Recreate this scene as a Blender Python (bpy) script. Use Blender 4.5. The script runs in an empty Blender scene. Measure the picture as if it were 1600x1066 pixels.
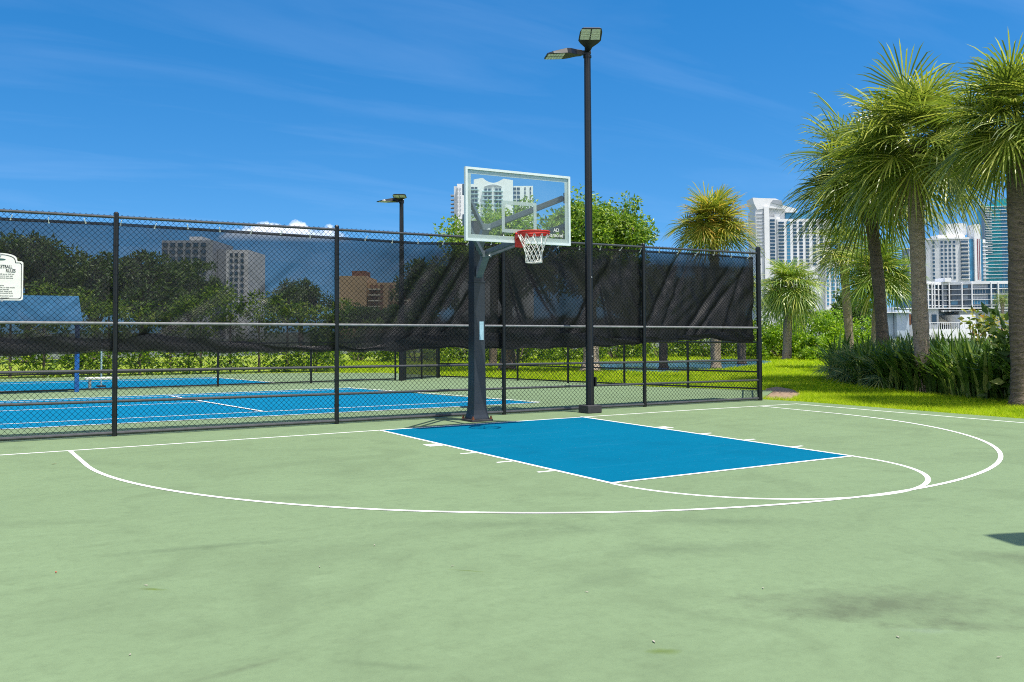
import bpy, math, random
import numpy as np
from mathutils import Vector, Matrix

sc = bpy.context.scene
C = sc.collection
R = math.radians
PI = math.pi

# ------------------------------------------------------------------ camera
CAM = (-7.226, -12.676, 1.4585)
YAW, PITCH, ROLL, F = -0.5442, 0.0323, -0.0051, 1446.23
SX, SY = -3.83, -62.8
def basis():
    cy, sy = math.cos(YAW), math.sin(YAW); cp, sp = math.cos(PITCH), math.sin(PITCH)
    f = Vector((-sy*cp, cy*cp, sp)); r = Vector((cy, sy, 0)); u = r.cross(f)
    cr, sr = math.cos(ROLL), math.sin(ROLL)
    return cr*r+sr*u, -sr*r+cr*u, f
RX, UX, FX = basis()
cam_d = bpy.data.cameras.new('camera'); cam = bpy.data.objects.new('camera', cam_d); C.objects.link(cam)
cam.matrix_world = Matrix(((RX.x, UX.x, -FX.x, CAM[0]), (RX.y, UX.y, -FX.y, CAM[1]), (RX.z, UX.z, -FX.z, CAM[2]), (0, 0, 0, 1)))
cam_d.sensor_width = 36; cam_d.lens = 36*F/1600
cam_d.shift_x = -SX/1600; cam_d.shift_y = SY/1600
cam_d.clip_end = 6000; cam_d.clip_start = 0.1
sc.camera = cam

# ------------------------------------------------------------------ world and sun
SUN = Vector((0.29, -0.94, 2.87)).normalized()
ELEV = math.asin(SUN.z); AZ = math.atan2(SUN.x, SUN.y)
world = bpy.data.worlds.new('World'); sc.world = world; world.use_nodes = True
wt = world.node_tree; wn = wt.nodes; wl = wt.links
wn.clear()
def N(nodes, kind, **kw):
    n = nodes.new(kind)
    for k, v in kw.items():
        if k in n.inputs.keys(): n.inputs[k].default_value = v
        else: setattr(n, k, v)
    return n
sky = N(wn, 'ShaderNodeTexSky', sky_type='NISHITA', sun_disc=False, sun_elevation=ELEV, sun_rotation=AZ,
        altitude=0.0, air_density=1.0, dust_density=0.35, ozone_density=2.6)
hs = N(wn, 'ShaderNodeHueSaturation'); hs.inputs['Saturation'].default_value = 1.42; hs.inputs['Hue'].default_value = 0.499
wl.new(sky.outputs[0], hs.inputs['Color'])
tc = N(wn, 'ShaderNodeTexCoord')
# look the sky up a little higher than the view ray, so the washed-out band on the horizon stays below it
lv0 = N(wn, 'ShaderNodeVectorMath', operation='MULTIPLY_ADD'); wl.new(tc.outputs['Generated'], lv0.inputs[0]); lv0.inputs[1].default_value = (1, 1, 1.0); lv0.inputs[2].default_value = (0, 0, 0.14)
lv1 = N(wn, 'ShaderNodeVectorMath', operation='NORMALIZE'); wl.new(lv0.outputs[0], lv1.inputs[0]); wl.new(lv1.outputs[0], sky.inputs['Vector'])
sep = N(wn, 'ShaderNodeSeparateXYZ'); wl.new(tc.outputs['Generated'], sep.inputs[0])
def wmath(op, a, b=None, c=None, clamp=False):
    n = wn.new('ShaderNodeMath'); n.operation = op; n.use_clamp = clamp
    for i, v in enumerate((a, b, c)):
        if v is None: continue
        if isinstance(v, (int, float)): n.inputs[i].default_value = v
        else: wl.new(v, n.inputs[i])
    return n.outputs[0]
# cirrus: long thin streaks on a flat layer high above
zc = wmath('MAXIMUM', sep.outputs['Z'], 0.03)
lx = wmath('DIVIDE', sep.outputs['X'], wmath('ADD', zc, 0.12)); ly = wmath('DIVIDE', sep.outputs['Y'], wmath('ADD', zc, 0.12))
lv = N(wn, 'ShaderNodeCombineXYZ'); wl.new(lx, lv.inputs[0]); wl.new(ly, lv.inputs[1])
mp = N(wn, 'ShaderNodeMapping'); wl.new(lv.outputs[0], mp.inputs[0])
mp.inputs['Rotation'].default_value = (0, 0, R(24)); mp.inputs['Scale'].default_value = (0.55, 2.0, 1); mp.inputs['Location'].default_value = (3.4, 1.2, 0)
n1 = N(wn, 'ShaderNodeTexNoise', Scale=1.5, Detail=7.0, Roughness=0.55, Distortion=0.6); wl.new(mp.outputs[0], n1.inputs['Vector'])
r1 = N(wn, 'ShaderNodeMapRange', clamp=True); wl.new(n1.outputs[0], r1.inputs[0])
r1.inputs[1].default_value = 0.46; r1.inputs[2].default_value = 0.80; r1.inputs[3].default_value = 0; r1.inputs[4].default_value = 0.085
# one low cumulus bank above the trees
az = wmath('ARCTAN2', sep.outputs['X'], sep.outputs['Y'])
n2 = N(wn, 'ShaderNodeTexNoise', Scale=42.0, Detail=9.0, Roughness=0.62); wl.new(tc.outputs['Generated'], n2.inputs['Vector'])
da = wmath('ABSOLUTE', wmath('SUBTRACT', az, 0.303))
prof = wmath('MULTIPLY', wmath('SUBTRACT', 1.0, wmath('POWER', wmath('DIVIDE', da, 0.080), 4.0)), 0.027)
top = wmath('ADD', wmath('ADD', prof, 0.086), wmath('MULTIPLY', wmath('SUBTRACT', n2.outputs[0], 0.5), 0.034))
cum = wmath('MULTIPLY', wmath('SUBTRACT', top, sep.outputs['Z']), 150.0, clamp=True)
cum = wmath('MULTIPLY', cum, wmath('MULTIPLY', wmath('SUBTRACT', sep.outputs['Z'], 0.094), 55.0, clamp=True))
cum = wmath('MULTIPLY', cum, wmath('MULTIPLY', wmath('SUBTRACT', 0.085, da), 60.0, clamp=True))
mx1 = N(wn, 'ShaderNodeMixRGB'); wl.new(r1.outputs[0], mx1.inputs[0]); wl.new(hs.outputs[0], mx1.inputs[1]); mx1.inputs[2].default_value = (4.2, 5.4, 7.6, 1)
mx2 = N(wn, 'ShaderNodeMixRGB'); wl.new(cum, mx2.inputs[0]); wl.new(mx1.outputs[0], mx2.inputs[1]); mx2.inputs[2].default_value = (9.6, 9.6, 9.7, 1)
# unseen broken cumulus added behind the camera for brighter, more neutral fill light
n3 = N(wn, 'ShaderNodeTexNoise', Scale=2.6, Detail=7.0, Roughness=0.55); wl.new(tc.outputs['Generated'], n3.inputs['Vector'])
back = wmath('MULTIPLY', wmath('ADD', wmath('MULTIPLY', sep.outputs['X'], -0.52), wmath('MULTIPLY', sep.outputs['Y'], -0.86)), 5.0, clamp=True)
fill_cloud = wmath('MULTIPLY', wmath('SUBTRACT', n3.outputs[0], 0.46), 9.0, clamp=True)
fill_cloud = wmath('MULTIPLY', wmath('MULTIPLY', fill_cloud, back), wmath('MULTIPLY', sep.outputs['Z'], 12.0, clamp=True))
mx3 = N(wn, 'ShaderNodeMixRGB'); wl.new(fill_cloud, mx3.inputs[0]); wl.new(mx2.outputs[0], mx3.inputs[1]); mx3.inputs[2].default_value = (9.8, 9.4, 9.0, 1)
bg = N(wn, 'ShaderNodeBackground'); bg.inputs['Strength'].default_value = 0.122
wl.new(mx3.outputs[0], bg.inputs['Color'])
wo = N(wn, 'ShaderNodeOutputWorld'); wl.new(bg.outputs[0], wo.inputs[0])

sun_d = bpy.data.lights.new('sun', 'SUN'); sun_d.energy = 4.3; sun_d.angle = R(0.5); sun_d.color = (1.0, 0.95, 0.85)
sun = bpy.data.objects.new('sun', sun_d); C.objects.link(sun)
sun.rotation_euler = (-SUN).to_track_quat('-Z', 'Y').to_euler(); sun.location = (0, -10, 30)

sc.view_settings.view_transform = 'Standard'; sc.view_settings.look = 'None'
sc.view_settings.exposure = 0.55; sc.view_settings.gamma = 1.0
sc.render.engine = 'CYCLES'
sc.cycles.max_bounces = 10; sc.cycles.transparent_max_bounces = 24
sc.cycles.caustics_reflective = False; sc.cycles.caustics_refractive = False
sc.cycles.sample_clamp_indirect = 4
sc.cycles.use_denoising = False
sc.cycles.pixel_filter_type = 'BLACKMAN_HARRIS'; sc.cycles.filter_width = 1.05

# ------------------------------------------------------------------ placing helpers
def spot(u, D, z=0.0):
    """ground position in the direction of column u, D metres away along the view"""
    d = FX + RX*((u-800-SX)/F)
    h = Vector((d.x, d.y)); k = D
    return Vector((CAM[0]+h.x*k, CAM[1]+h.y*k, z))
def lift(v, D):
    """height above ground of image row v at distance D"""
    return CAM[2] + D*(518.0-v)/F
MPX = lambda D: D/F
def gpt(u, v):
    D = CAM[2]*F/(v-518.0); q = spot(u, D); return q.x, q.y

# ------------------------------------------------------------------ materials
def new_mat(name):
    m = bpy.data.materials.new(name); m.use_nodes = True
    nt = m.node_tree; nt.nodes.clear()
    out = nt.nodes.new('ShaderNodeOutputMaterial')
    return m, nt, out
def lk(nt, a, b): nt.links.new(a, b)
def ramp(nt, fac, stops):
    n = nt.nodes.new('ShaderNodeValToRGB'); lk(nt, fac, n.inputs[0])
    e = n.color_ramp.elements
    while len(e) < len(stops): e.new(0.5)
    for k, (p, c) in enumerate(stops):
        e[k].position = p; e[k].color = (c[0], c[1], c[2], 1)
    return n.outputs[0]
def noise(nt, scale, detail=4, rough=0.55, vec=None, dist=0.0):
    n = nt.nodes.new('ShaderNodeTexNoise'); n.inputs['Scale'].default_value = scale; n.inputs['Detail'].default_value = detail
    n.inputs['Roughness'].default_value = rough; n.inputs['Distortion'].default_value = dist
    if vec is None:
        t = nt.nodes.new('ShaderNodeTexCoord'); vec = t.outputs['Object']
    lk(nt, vec, n.inputs['Vector'])
    return n.outputs[0]
def paint(name, col, rough=0.5, var=0.12, scale=6.0, metal=0.0, bump=0.0, bscale=200.0, spec=0.5, coat=0.0):
    m, nt, out = new_mat(name)
    p = nt.nodes.new('ShaderNodeBsdfPrincipled')
    f = noise(nt, scale, 5)
    lo = [c*(1-var) for c in col]; hi = [min(1, c*(1+var)) for c in col]
    lk(nt, ramp(nt, f, [(0.3, lo), (0.7, hi)]), p.inputs['Base Color'])
    p.inputs['Roughness'].default_value = rough; p.inputs['Metallic'].default_value = metal
    p.inputs['Specular IOR Level'].default_value = spec; p.inputs['Coat Weight'].default_value = coat
    if bump:
        b = nt.nodes.new('ShaderNodeBump'); b.inputs['Strength'].default_value = bump; b.inputs['Distance'].default_value = 0.004
        lk(nt, noise(nt, bscale, 3), b.inputs['Height']); lk(nt, b.outputs[0], p.inputs['Normal'])
    lk(nt, p.outputs[0], out.inputs[0])
    return m
def foliage(name, stops, rough=0.45, trans=0.35, spec=0.4, tgain=1.5, patchy=False):
    m, nt, out = new_mat(name)
    g = nt.nodes.new('ShaderNodeNewGeometry')
    c = ramp(nt, g.outputs['Random Per Island'], stops)
    if patchy:   # greener and drier patches across the lawn
        pn = ramp(nt, noise(nt, 0.7, 6, 0.65, g.outputs['Position']), [(0.34, (0.50, 0.62, 0.6)), (0.52, (1, 1, 1)), (0.70, (1.0, 0.90, 1.6))])
        pm = nt.nodes.new('ShaderNodeMixRGB'); pm.blend_type = 'MULTIPLY'; pm.inputs[0].default_value = 1; lk(nt, c, pm.inputs[1]); lk(nt, pn, pm.inputs[2]); c = pm.outputs[0]
    p = nt.nodes.new('ShaderNodeBsdfPrincipled'); lk(nt, c, p.inputs['Base Color'])
    p.inputs['Roughness'].default_value = rough; p.inputs['Specular IOR Level'].default_value = spec
    t = nt.nodes.new('ShaderNodeBsdfTranslucent')
    mm = nt.nodes.new('ShaderNodeMixRGB'); mm.blend_type = 'MULTIPLY'; mm.inputs[0].default_value = 1
    lk(nt, c, mm.inputs[1]); mm.inputs[2].default_value = (tgain, tgain*1.05, tgain*0.6, 1); lk(nt, mm.outputs[0], t.inputs['Color'])
    mx = nt.nodes.new('ShaderNodeMixShader'); mx.inputs[0].default_value = trans
    lk(nt, p.outputs[0], mx.inputs[1]); lk(nt, t.outputs[0], mx.inputs[2]); lk(nt, mx.outputs[0], out.inputs[0])
    return m
def acrylic(name, base, stain, blotches=(), var=0.05, spec=0.18):
    """hard-court acrylic: fine sand texture, broad uneven fading, scuffs and old stains"""
    m, nt, out = new_mat(name)
    g = nt.nodes.new('ShaderNodeNewGeometry'); P = g.outputs['Position']
    p = nt.nodes.new('ShaderNodeBsdfPrincipled')
    big = noise(nt, 0.35, 6, 0.6, P, 0.4); fine = noise(nt, 260, 2, 0.6, P); mid = noise(nt, 4.5, 8, 0.7, P)
    c1 = ramp(nt, big, [(0.3, [x*(1-var) for x in base]), (0.7, [x*(1+var) for x in base])])
    def mix(fac, a, b, mode='MIX'):
        n = nt.nodes.new('ShaderNodeMixRGB'); n.blend_type = mode
        if isinstance(fac, float): n.inputs[0].default_value = fac
        else: lk(nt, fac, n.inputs[0])
        for i, v in ((1, a), (2, b)):
            if isinstance(v, tuple): n.inputs[i].default_value = (*v, 1)
            else: lk(nt, v, n.inputs[i])
        return n.outputs[0]
    def rng(v, a, b, x, y):
        n = nt.nodes.new('ShaderNodeMapRange'); lk(nt, v, n.inputs[0])
        for i, q in enumerate((a, b, x, y)): n.inputs[i+1].default_value = q
        return n.outputs[0]
    # long scuff streaks
    mp = nt.nodes.new('ShaderNodeMapping'); lk(nt, P, mp.inputs[0]); mp.inputs['Rotation'].default_value = (0, 0, R(28)); mp.inputs['Scale'].default_value = (0.5, 2.6, 1)
    st = noise(nt, 1.1, 9, 0.68, mp.outputs[0], 0.8)
    c2 = mix(rng(st, 0.55, 0.80, 0, 0.28), c1, stain)
    c2 = mix(rng(noise(nt, 1.7, 8, 0.7, mp.outputs[0], 0.3), 0.54, 0.8, 0, 0.4), c2, tuple(min(1, x*1.22+0.02) for x in base))
    c2 = mix(rng(mid, 0.53, 0.78, 0, 0.38), c2, stain)
    for (bx, by, rx, ry, ang, amt, col) in blotches:
        q = nt.nodes.new('ShaderNodeMapping'); q.vector_type = 'TEXTURE'; lk(nt, P, q.inputs[0])
        q.inputs['Location'].default_value = (bx, by, 0); q.inputs['Rotation'].default_value = (0, 0, ang); q.inputs['Scale'].default_value = (rx, ry, 100)
        ln = nt.nodes.new('ShaderNodeVectorMath'); ln.operation = 'LENGTH'; lk(nt, q.outputs[0], ln.inputs[0])
        ad = nt.nodes.new('ShaderNodeMath'); ad.operation = 'MULTIPLY_ADD'; lk(nt, mid, ad.inputs[0]); ad.inputs[1].default_value = 2.6; lk(nt, ln.outputs['Value'], ad.inputs[2])
        c2 = mix(rng(ad.outputs[0], 2.30, 1.20, 0, amt), c2, col)
    pit = noise(nt, 55, 3, 0.7, P); c2 = mix(rng(pit, 0.66, 0.74, 0, 0.5), c2, stain)
    grit = noise(nt, 13, 10, 0.78, P); c2 = mix(rng(grit, 0.48, 0.72, 0, 0.34), c2, stain); c2 = mix(rng(grit, 0.46, 0.28, 0, 0.22), c2, tuple(min(1, x*1.25+0.01) for x in base))
    patch = noise(nt, 0.9, 5, 0.55, P, 1.2); c2 = mix(rng(patch, 0.50, 0.70, 0, 0.30), c2, stain)
    c3 = mix(rng(fine, 0.3, 0.7, 0.0, 0.12), c2, tuple(x*0.6 for x in base))
    lk(nt, c3, p.inputs['Base Color']); p.inputs['Roughness'].default_value = 0.8; p.inputs['Specular IOR Level'].default_value = spec
    b = nt.nodes.new('ShaderNodeBump'); b.inputs['Strength'].default_value = 0.35; b.inputs['Distance'].default_value = 0.002
    lk(nt, fine, b.inputs['Height']); lk(nt, b.outputs[0], p.inputs['Normal'])
    lk(nt, p.outputs[0], out.inputs[0])
    return m

M = {}
GREEN = (0.174, 0.243, 0.128)
DK, DG, OL = (0.080, 0.096, 0.058), (0.088, 0.122, 0.068), (0.105, 0.155, 0.026)
def blot(u, v, rx, ry, ang, amt, col): return (*gpt(u, v), rx, ry, R(ang), amt, col)
M['court'] = acrylic('court_green', GREEN, (0.100, 0.136, 0.072), [
    blot(1380, 945, 0.95, 0.40, -31, 0.75, DK), blot(1290, 960, 0.30, 0.16, -20, 0.5, DK), blot(1500, 975, 0.42, 0.13, -40, 0.6, DK), blot(1590, 872, 0.45, 0.20, -31, 0.6, DK),
    blot(1080, 858, 0.75, 0.26, -25, 0.5, DG), blot(1130, 815, 0.9, 0.2, -35, 0.45, DG), blot(760, 818, 1.1, 0.22, -31, 0.45, DG), blot(880, 830, 0.6, 0.2, -15, 0.4, DG), blot(930, 905, 0.5, 0.18, 5, 0.4, DG),
    blot(330, 850, 0.8, 0.09, -10, 0.55, DG), blot(390, 1035, 0.30, 0.045, 10, 0.6, DK), blot(590, 1032, 0.25, 0.05, -45, 0.5, DG), blot(470, 775, 0.8, 0.2, -31, 0.35, DG), blot(1440, 985, 0.16, 0.05, -40, 0.4, (0.20, 0.26, 0.19)),
    blot(245, 915, 0.125, 0.028, -45, 1.0, OL), blot(730, 889, 0.17, 0.016, -48, 0.9, OL), blot(1024, 1014, 0.085, 0.045, -31, 0.9, OL)])
M['blue'] = acrylic('court_blue', (0.0002, 0.124, 0.222), (0.0006, 0.085, 0.16), var=0.04, spec=0.04)
M['blue2'] = acrylic('tennis_blue', (0.0006, 0.158, 0.295), (0.001, 0.11, 0.21), var=0.04, spec=0.08)
M['line'] = paint('line_white', (0.80, 0.80, 0.77), 0.65, 0.06, 9, bump=0.3, bscale=260)
M['black'] = paint('black_vinyl', (0.0065, 0.0075, 0.0085), 0.34, 0.25, 20, spec=0.45)
M['wire'] = paint('black_wire', (0.005, 0.006, 0.007), 0.5, 0.2, 20, spec=0.25)
M['post'] = paint('slate_powder_coat', (0.019, 0.026, 0.036), 0.42, 0.18, 5, spec=0.5)
M['arm'] = paint('arm_slate', (0.13, 0.155, 0.18), 0.40, 0.15, 8, spec=0.6)
M['rail_dark'] = paint('dark_grey_rail', (0.050, 0.052, 0.056), 0.32, 0.25, 15, spec=0.7)  # rails a shade of grey paler than the black posts
M['rail_grey'] = paint('pale_grey_rail', (0.20, 0.205, 0.215), 0.36, 0.2, 15, spec=0.6)  # upper middle rail, paler grey than the other rails
M['pole'] = paint('pole_black', (0.008, 0.009, 0.012), 0.38, 0.2, 6, spec=0.45)
M['alu'] = paint('silver_frame', (0.62, 0.70, 0.70), 0.42, 0.06, 8, spec=0.5)
M['red'] = paint('rim_red', (0.52, 0.022, 0.010), 0.38, 0.15, 30, spec=0.5)
M['net'] = paint('net_cord', (0.78, 0.76, 0.70), 0.8, 0.08, 80)
M['sticker'] = paint('pale_blue_sticker', (0.36, 0.55, 0.62), 0.5, 0.15, 25)
M['concrete'] = paint('dark_base', (0.035, 0.035, 0.038), 0.7, 0.2, 12, bump=0.3, bscale=80)
M['led'] = paint('led_lens', (0.86, 0.78, 0.70), 0.4, 0.18, 25)
M['diode'] = paint('led_row', (0.58, 0.52, 0.44), 0.5, 0.1, 25)
M['steel'] = paint('galvanised', (0.42, 0.43, 0.44), 0.45, 0.15, 40, metal=0.6)
M['rust'] = paint('rusty_bolt', (0.19, 0.06, 0.025), 0.8, 0.3, 60)
M['sign'] = paint('sign_white', (0.80, 0.79, 0.74), 0.45, 0.04, 6)
M['ink'] = paint('sign_ink', (0.025, 0.035, 0.035), 0.5, 0.1, 20)
M['signgreen'] = paint('sign_green', (0.03, 0.10, 0.09), 0.5, 0.1, 20)
M['bluepaint'] = paint('blue_paint', (0.010, 0.10, 0.36), 0.45, 0.15, 6)
M['canvas'] = paint('blue_canvas', (0.05, 0.25, 0.50), 0.8, 0.12, 4)
M['white'] = paint('white_render', (0.80, 0.80, 0.80), 0.6, 0.05, 0.15)
M['white2'] = paint('offwhite_render', (0.66, 0.67, 0.68), 0.6, 0.06, 0.15)
M['grey'] = paint('grey_render', (0.33, 0.36, 0.40), 0.6, 0.08, 0.15)
M['bgrey'] = paint('bluegrey_render', (0.42, 0.50, 0.58), 0.6, 0.06, 0.4)
M['tan'] = paint('tan_render', (0.52, 0.36, 0.20), 0.7, 0.12, 0.3)
M['glassd'] = paint('window_dark', (0.035, 0.065, 0.10), 0.12, 0.5, 0.35, spec=0.8)
M['glassb'] = paint('window_blue', (0.06, 0.22, 0.36), 0.12, 0.3, 0.2, spec=0.8)
M['teal'] = paint('teal_glass', (0.018, 0.30, 0.32), 0.15, 0.35, 0.06, spec=0.8)
M['rail'] = paint('pale_rail', (0.40, 0.55, 0.58), 0.3, 0.1, 0.3)
M['cream'] = paint('cream_canvas', (0.66, 0.62, 0.50), 0.8, 0.05, 1)
M['orange'] = paint('orange_wood', (0.36, 0.13, 0.05), 0.6, 0.2, 2)
M['maroon'] = paint('maroon_stripe', (0.20, 0.05, 0.07), 0.6, 0.1, 1)
M['roof'] = paint('brown_roof', (0.20, 0.09, 0.06), 0.8, 0.2, 0.5)

# leaves
M['palm'] = foliage('palm_leaf', [(0.0, (0.065, 0.101, 0.016)), (0.45, (0.152, 0.204, 0.030)), (0.8, (0.290, 0.330, 0.054)), (1.0, (0.580, 0.563, 0.137))], 0.34, 0.34, 0.5)
M['palm_gold'] = foliage('palm_gold', [(0.0, (0.11, 0.16, 0.02)), (0.5, (0.26, 0.29, 0.045)), (0.8, (0.44, 0.37, 0.06)), (1.0, (0.55, 0.32, 0.07))], 0.45, 0.4, 0.3)
M['palm_lime'] = foliage('palm_lime', [(0.0, (0.081, 0.153, 0.020)), (0.5, (0.193, 0.290, 0.040)), (0.85, (0.354, 0.402, 0.064)), (1.0, (0.547, 0.499, 0.129))], 0.38, 0.32, 0.55)
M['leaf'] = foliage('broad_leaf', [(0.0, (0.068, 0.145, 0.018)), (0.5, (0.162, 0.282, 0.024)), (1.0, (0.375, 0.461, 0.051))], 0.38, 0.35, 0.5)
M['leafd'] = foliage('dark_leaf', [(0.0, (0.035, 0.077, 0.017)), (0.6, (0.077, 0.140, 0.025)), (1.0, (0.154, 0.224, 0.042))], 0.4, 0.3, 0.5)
M['hedge'] = foliage('hedge_leaf', [(0.0, (0.062, 0.138, 0.010)), (0.5, (0.163, 0.275, 0.015)), (1.0, (0.350, 0.425, 0.037))], 0.4, 0.35, 0.45)
M['mangrove'] = foliage('mangrove_leaf', [(0.0, (0.088, 0.188, 0.010)), (0.5, (0.213, 0.362, 0.015)), (1.0, (0.388, 0.500, 0.037))], 0.4, 0.38, 0.45)
M['strap'] = foliage('strap_leaf', [(0.0, (0.035, 0.078, 0.015)), (0.6, (0.084, 0.158, 0.024)), (0.92, (0.188, 0.250, 0.045)), (1.0, (0.372, 0.408, 0.135))], 0.45, 0.3, 0.3)
M['palmetto'] = foliage('palmetto_leaf', [(0.0, (0.063, 0.118, 0.042)), (0.6, (0.147, 0.227, 0.091)), (1.0, (0.420, 0.400, 0.140))], 0.45, 0.3, 0.3)
M['croton'] = foliage('croton_leaf', [(0.0, (0.07, 0.13, 0.02)), (0.45, (0.22, 0.27, 0.04)), (0.85, (0.46, 0.40, 0.10)), (1.0, (0.45, 0.20, 0.08))], 0.45, 0.3, 0.3)
M['grass'] = foliage('grass_blade', [(0.0, (0.24, 0.36, 0.006)), (0.5, (0.36, 0.47, 0.008)), (1.0, (0.50, 0.56, 0.03))], 0.6, 0.45, 0.15, patchy=True)
M['drygrass'] = paint('dry_leaf', (0.30, 0.19, 0.09), 0.7, 0.3, 30)
M['litter'] = paint('pale_litter', (0.42, 0.38, 0.30), 0.7, 0.25, 60)
M['petal'] = paint('red_petal', (0.55, 0.06, 0.03), 0.6, 0.3, 60)

def lawn_mat():
    m, nt, out = new_mat('lawn_ground')
    g = nt.nodes.new('ShaderNodeNewGeometry'); P = g.outputs['Position']
    p = nt.nodes.new('ShaderNodeBsdfPrincipled')
    a = noise(nt, 1.2, 6, 0.6, P); b = noise(nt, 40, 4, 0.7, P)
    c1 = ramp(nt, a, [(0.3, (0.20, 0.30, 0.006)), (0.7, (0.32, 0.40, 0.012))])
    c2 = ramp(nt, b, [(0.3, (0.11, 0.19, 0.005)), (0.7, (0.36, 0.42, 0.02))])
    mx = nt.nodes.new('ShaderNodeMixRGB'); mx.inputs[0].default_value = 0.5; lk(nt, c1, mx.inputs[1]); lk(nt, c2, mx.inputs[2])
    lk(nt, mx.outputs[0], p.inputs['Base Color']); p.inputs['Roughness'].default_value = 0.9
    bp = nt.nodes.new('ShaderNodeBump'); bp.inputs['Strength'].default_value = 0.8; bp.inputs['Distance'].default_value = 0.05
    lk(nt, b, bp.inputs['Height']); lk(nt, bp.outputs[0], p.inputs['Normal'])
    lk(nt, p.outputs[0], out.inputs[0]); return m
M['lawn'] = lawn_mat()
M['scrub'] = paint('scrub_ground', (0.10, 0.12, 0.075), 0.95, 0.5, 0.08)
M['mulch'] = paint('mulch_soil', (0.020, 0.014, 0.010), 0.95, 0.5, 14, bump=1.0, bscale=40)
M['dirt'] = paint('dry_dirt', (0.28, 0.19, 0.12), 0.95, 0.35, 8, bump=0.8, bscale=60)
def water_mat():
    m, nt, out = new_mat('canal_water')
    p = nt.nodes.new('ShaderNodeBsdfPrincipled'); p.inputs['Base Color'].default_value = (0.035, 0.15, 0.34, 1)
    p.inputs['Roughness'].default_value = 0.12; p.inputs['Specular IOR Level'].default_value = 0.5
    g = nt.nodes.new('ShaderNodeNewGeometry')
    b = nt.nodes.new('ShaderNodeBump'); b.inputs['Strength'].default_value = 0.5; b.inputs['Distance'].default_value = 0.05
    lk(nt, noise(nt, 3.0, 5, 0.6, g.outputs['Position']), b.inputs['Height']); lk(nt, b.outputs[0], p.inputs['Normal'])
    lk(nt, p.outputs[0], out.inputs[0]); return m
M['water'] = water_mat()
def bark_mat(name, a, b, ring=14.0, rs=0.5):
    m, nt, out = new_mat(name)
    p = nt.nodes.new('ShaderNodeBsdfPrincipled'); t = nt.nodes.new('ShaderNodeTexCoord'); V = t.outputs['Object']
    mp = nt.nodes.new('ShaderNodeMapping'); lk(nt, V, mp.inputs[0]); mp.inputs['Scale'].default_value = (1, 1, 2.4)
    n = noise(nt, 5, 5, 0.6, mp.outputs[0], 0.8)
    w = nt.nodes.new('ShaderNodeTexWave'); w.bands_direction = 'Z'; w.inputs['Scale'].default_value = ring; w.inputs['Distortion'].default_value = 6; w.inputs['Detail'].default_value = 4
    lk(nt, V, w.inputs['Vector'])
    mx = nt.nodes.new('ShaderNodeMath'); mx.operation = 'MULTIPLY_ADD'; lk(nt, w.outputs['Fac'], mx.inputs[0]); mx.inputs[1].default_value = 0.42*rs*2; lk(nt, n, mx.inputs[2])
    lk(nt, ramp(nt, mx.outputs[0], [(0.38, a), (0.85, b)]), p.inputs['Base Color']); p.inputs['Roughness'].default_value = 0.9
    bp = nt.nodes.new('ShaderNodeBump'); bp.inputs['Strength'].default_value = 0.9; bp.inputs['Distance'].default_value = 0.03
    lk(nt, mx.outputs[0], bp.inputs['Height']); lk(nt, bp.outputs[0], p.inputs['Normal'])
    lk(nt, p.outputs[0], out.inputs[0]); return m
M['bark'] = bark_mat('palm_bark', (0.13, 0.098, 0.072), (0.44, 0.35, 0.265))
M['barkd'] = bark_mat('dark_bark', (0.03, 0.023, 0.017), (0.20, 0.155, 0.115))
M['barkp'] = bark_mat('pale_bark', (0.22, 0.17, 0.13), (0.46, 0.38, 0.30), 5, 0.2)
def glass_mat():
    m, nt, out = new_mat('backboard_glass')
    t = nt.nodes.new('ShaderNodeBsdfTransparent'); t.inputs['Color'].default_value = (0.90, 0.965, 0.94, 1)
    g = nt.nodes.new('ShaderNodeBsdfGlossy'); g.inputs['Roughness'].default_value = 0.02; g.inputs['Color'].default_value = (0.55, 0.62, 0.68, 1)
    f = nt.nodes.new('ShaderNodeFresnel'); f.inputs['IOR'].default_value = 1.45
    mx = nt.nodes.new('ShaderNodeMixShader'); lk(nt, f.outputs[0], mx.inputs[0]); lk(nt, t.outputs[0], mx.inputs[1]); lk(nt, g.outputs[0], mx.inputs[2])
    lk(nt, mx.outputs[0], out.inputs[0]); return m
M['glass'] = glass_mat()
def frost_mat():
    m, nt, out = new_mat('glass_paint')
    t = nt.nodes.new('ShaderNodeBsdfTransparent'); t.inputs['Color'].default_value = (0.85, 0.95, 0.92, 1)
    d = nt.nodes.new('ShaderNodeBsdfDiffuse'); d.inputs['Color'].default_value = (0.62, 0.74, 0.70, 1)
    l = nt.nodes.new('ShaderNodeBsdfTranslucent'); l.inputs['Color'].default_value = (0.62, 0.74, 0.70, 1)
    a = nt.nodes.new('ShaderNodeMixShader'); a.inputs[0].default_value = 0.4; lk(nt, d.outputs[0], a.inputs[1]); lk(nt, l.outputs[0], a.inputs[2])
    mx = nt.nodes.new('ShaderNodeMixShader'); mx.inputs[0].default_value = 0.86; lk(nt, t.outputs[0], mx.inputs[1]); lk(nt, a.outputs[0], mx.inputs[2])
    lk(nt, mx.outputs[0], out.inputs[0]); return m
M['frost'] = frost_mat()
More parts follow.
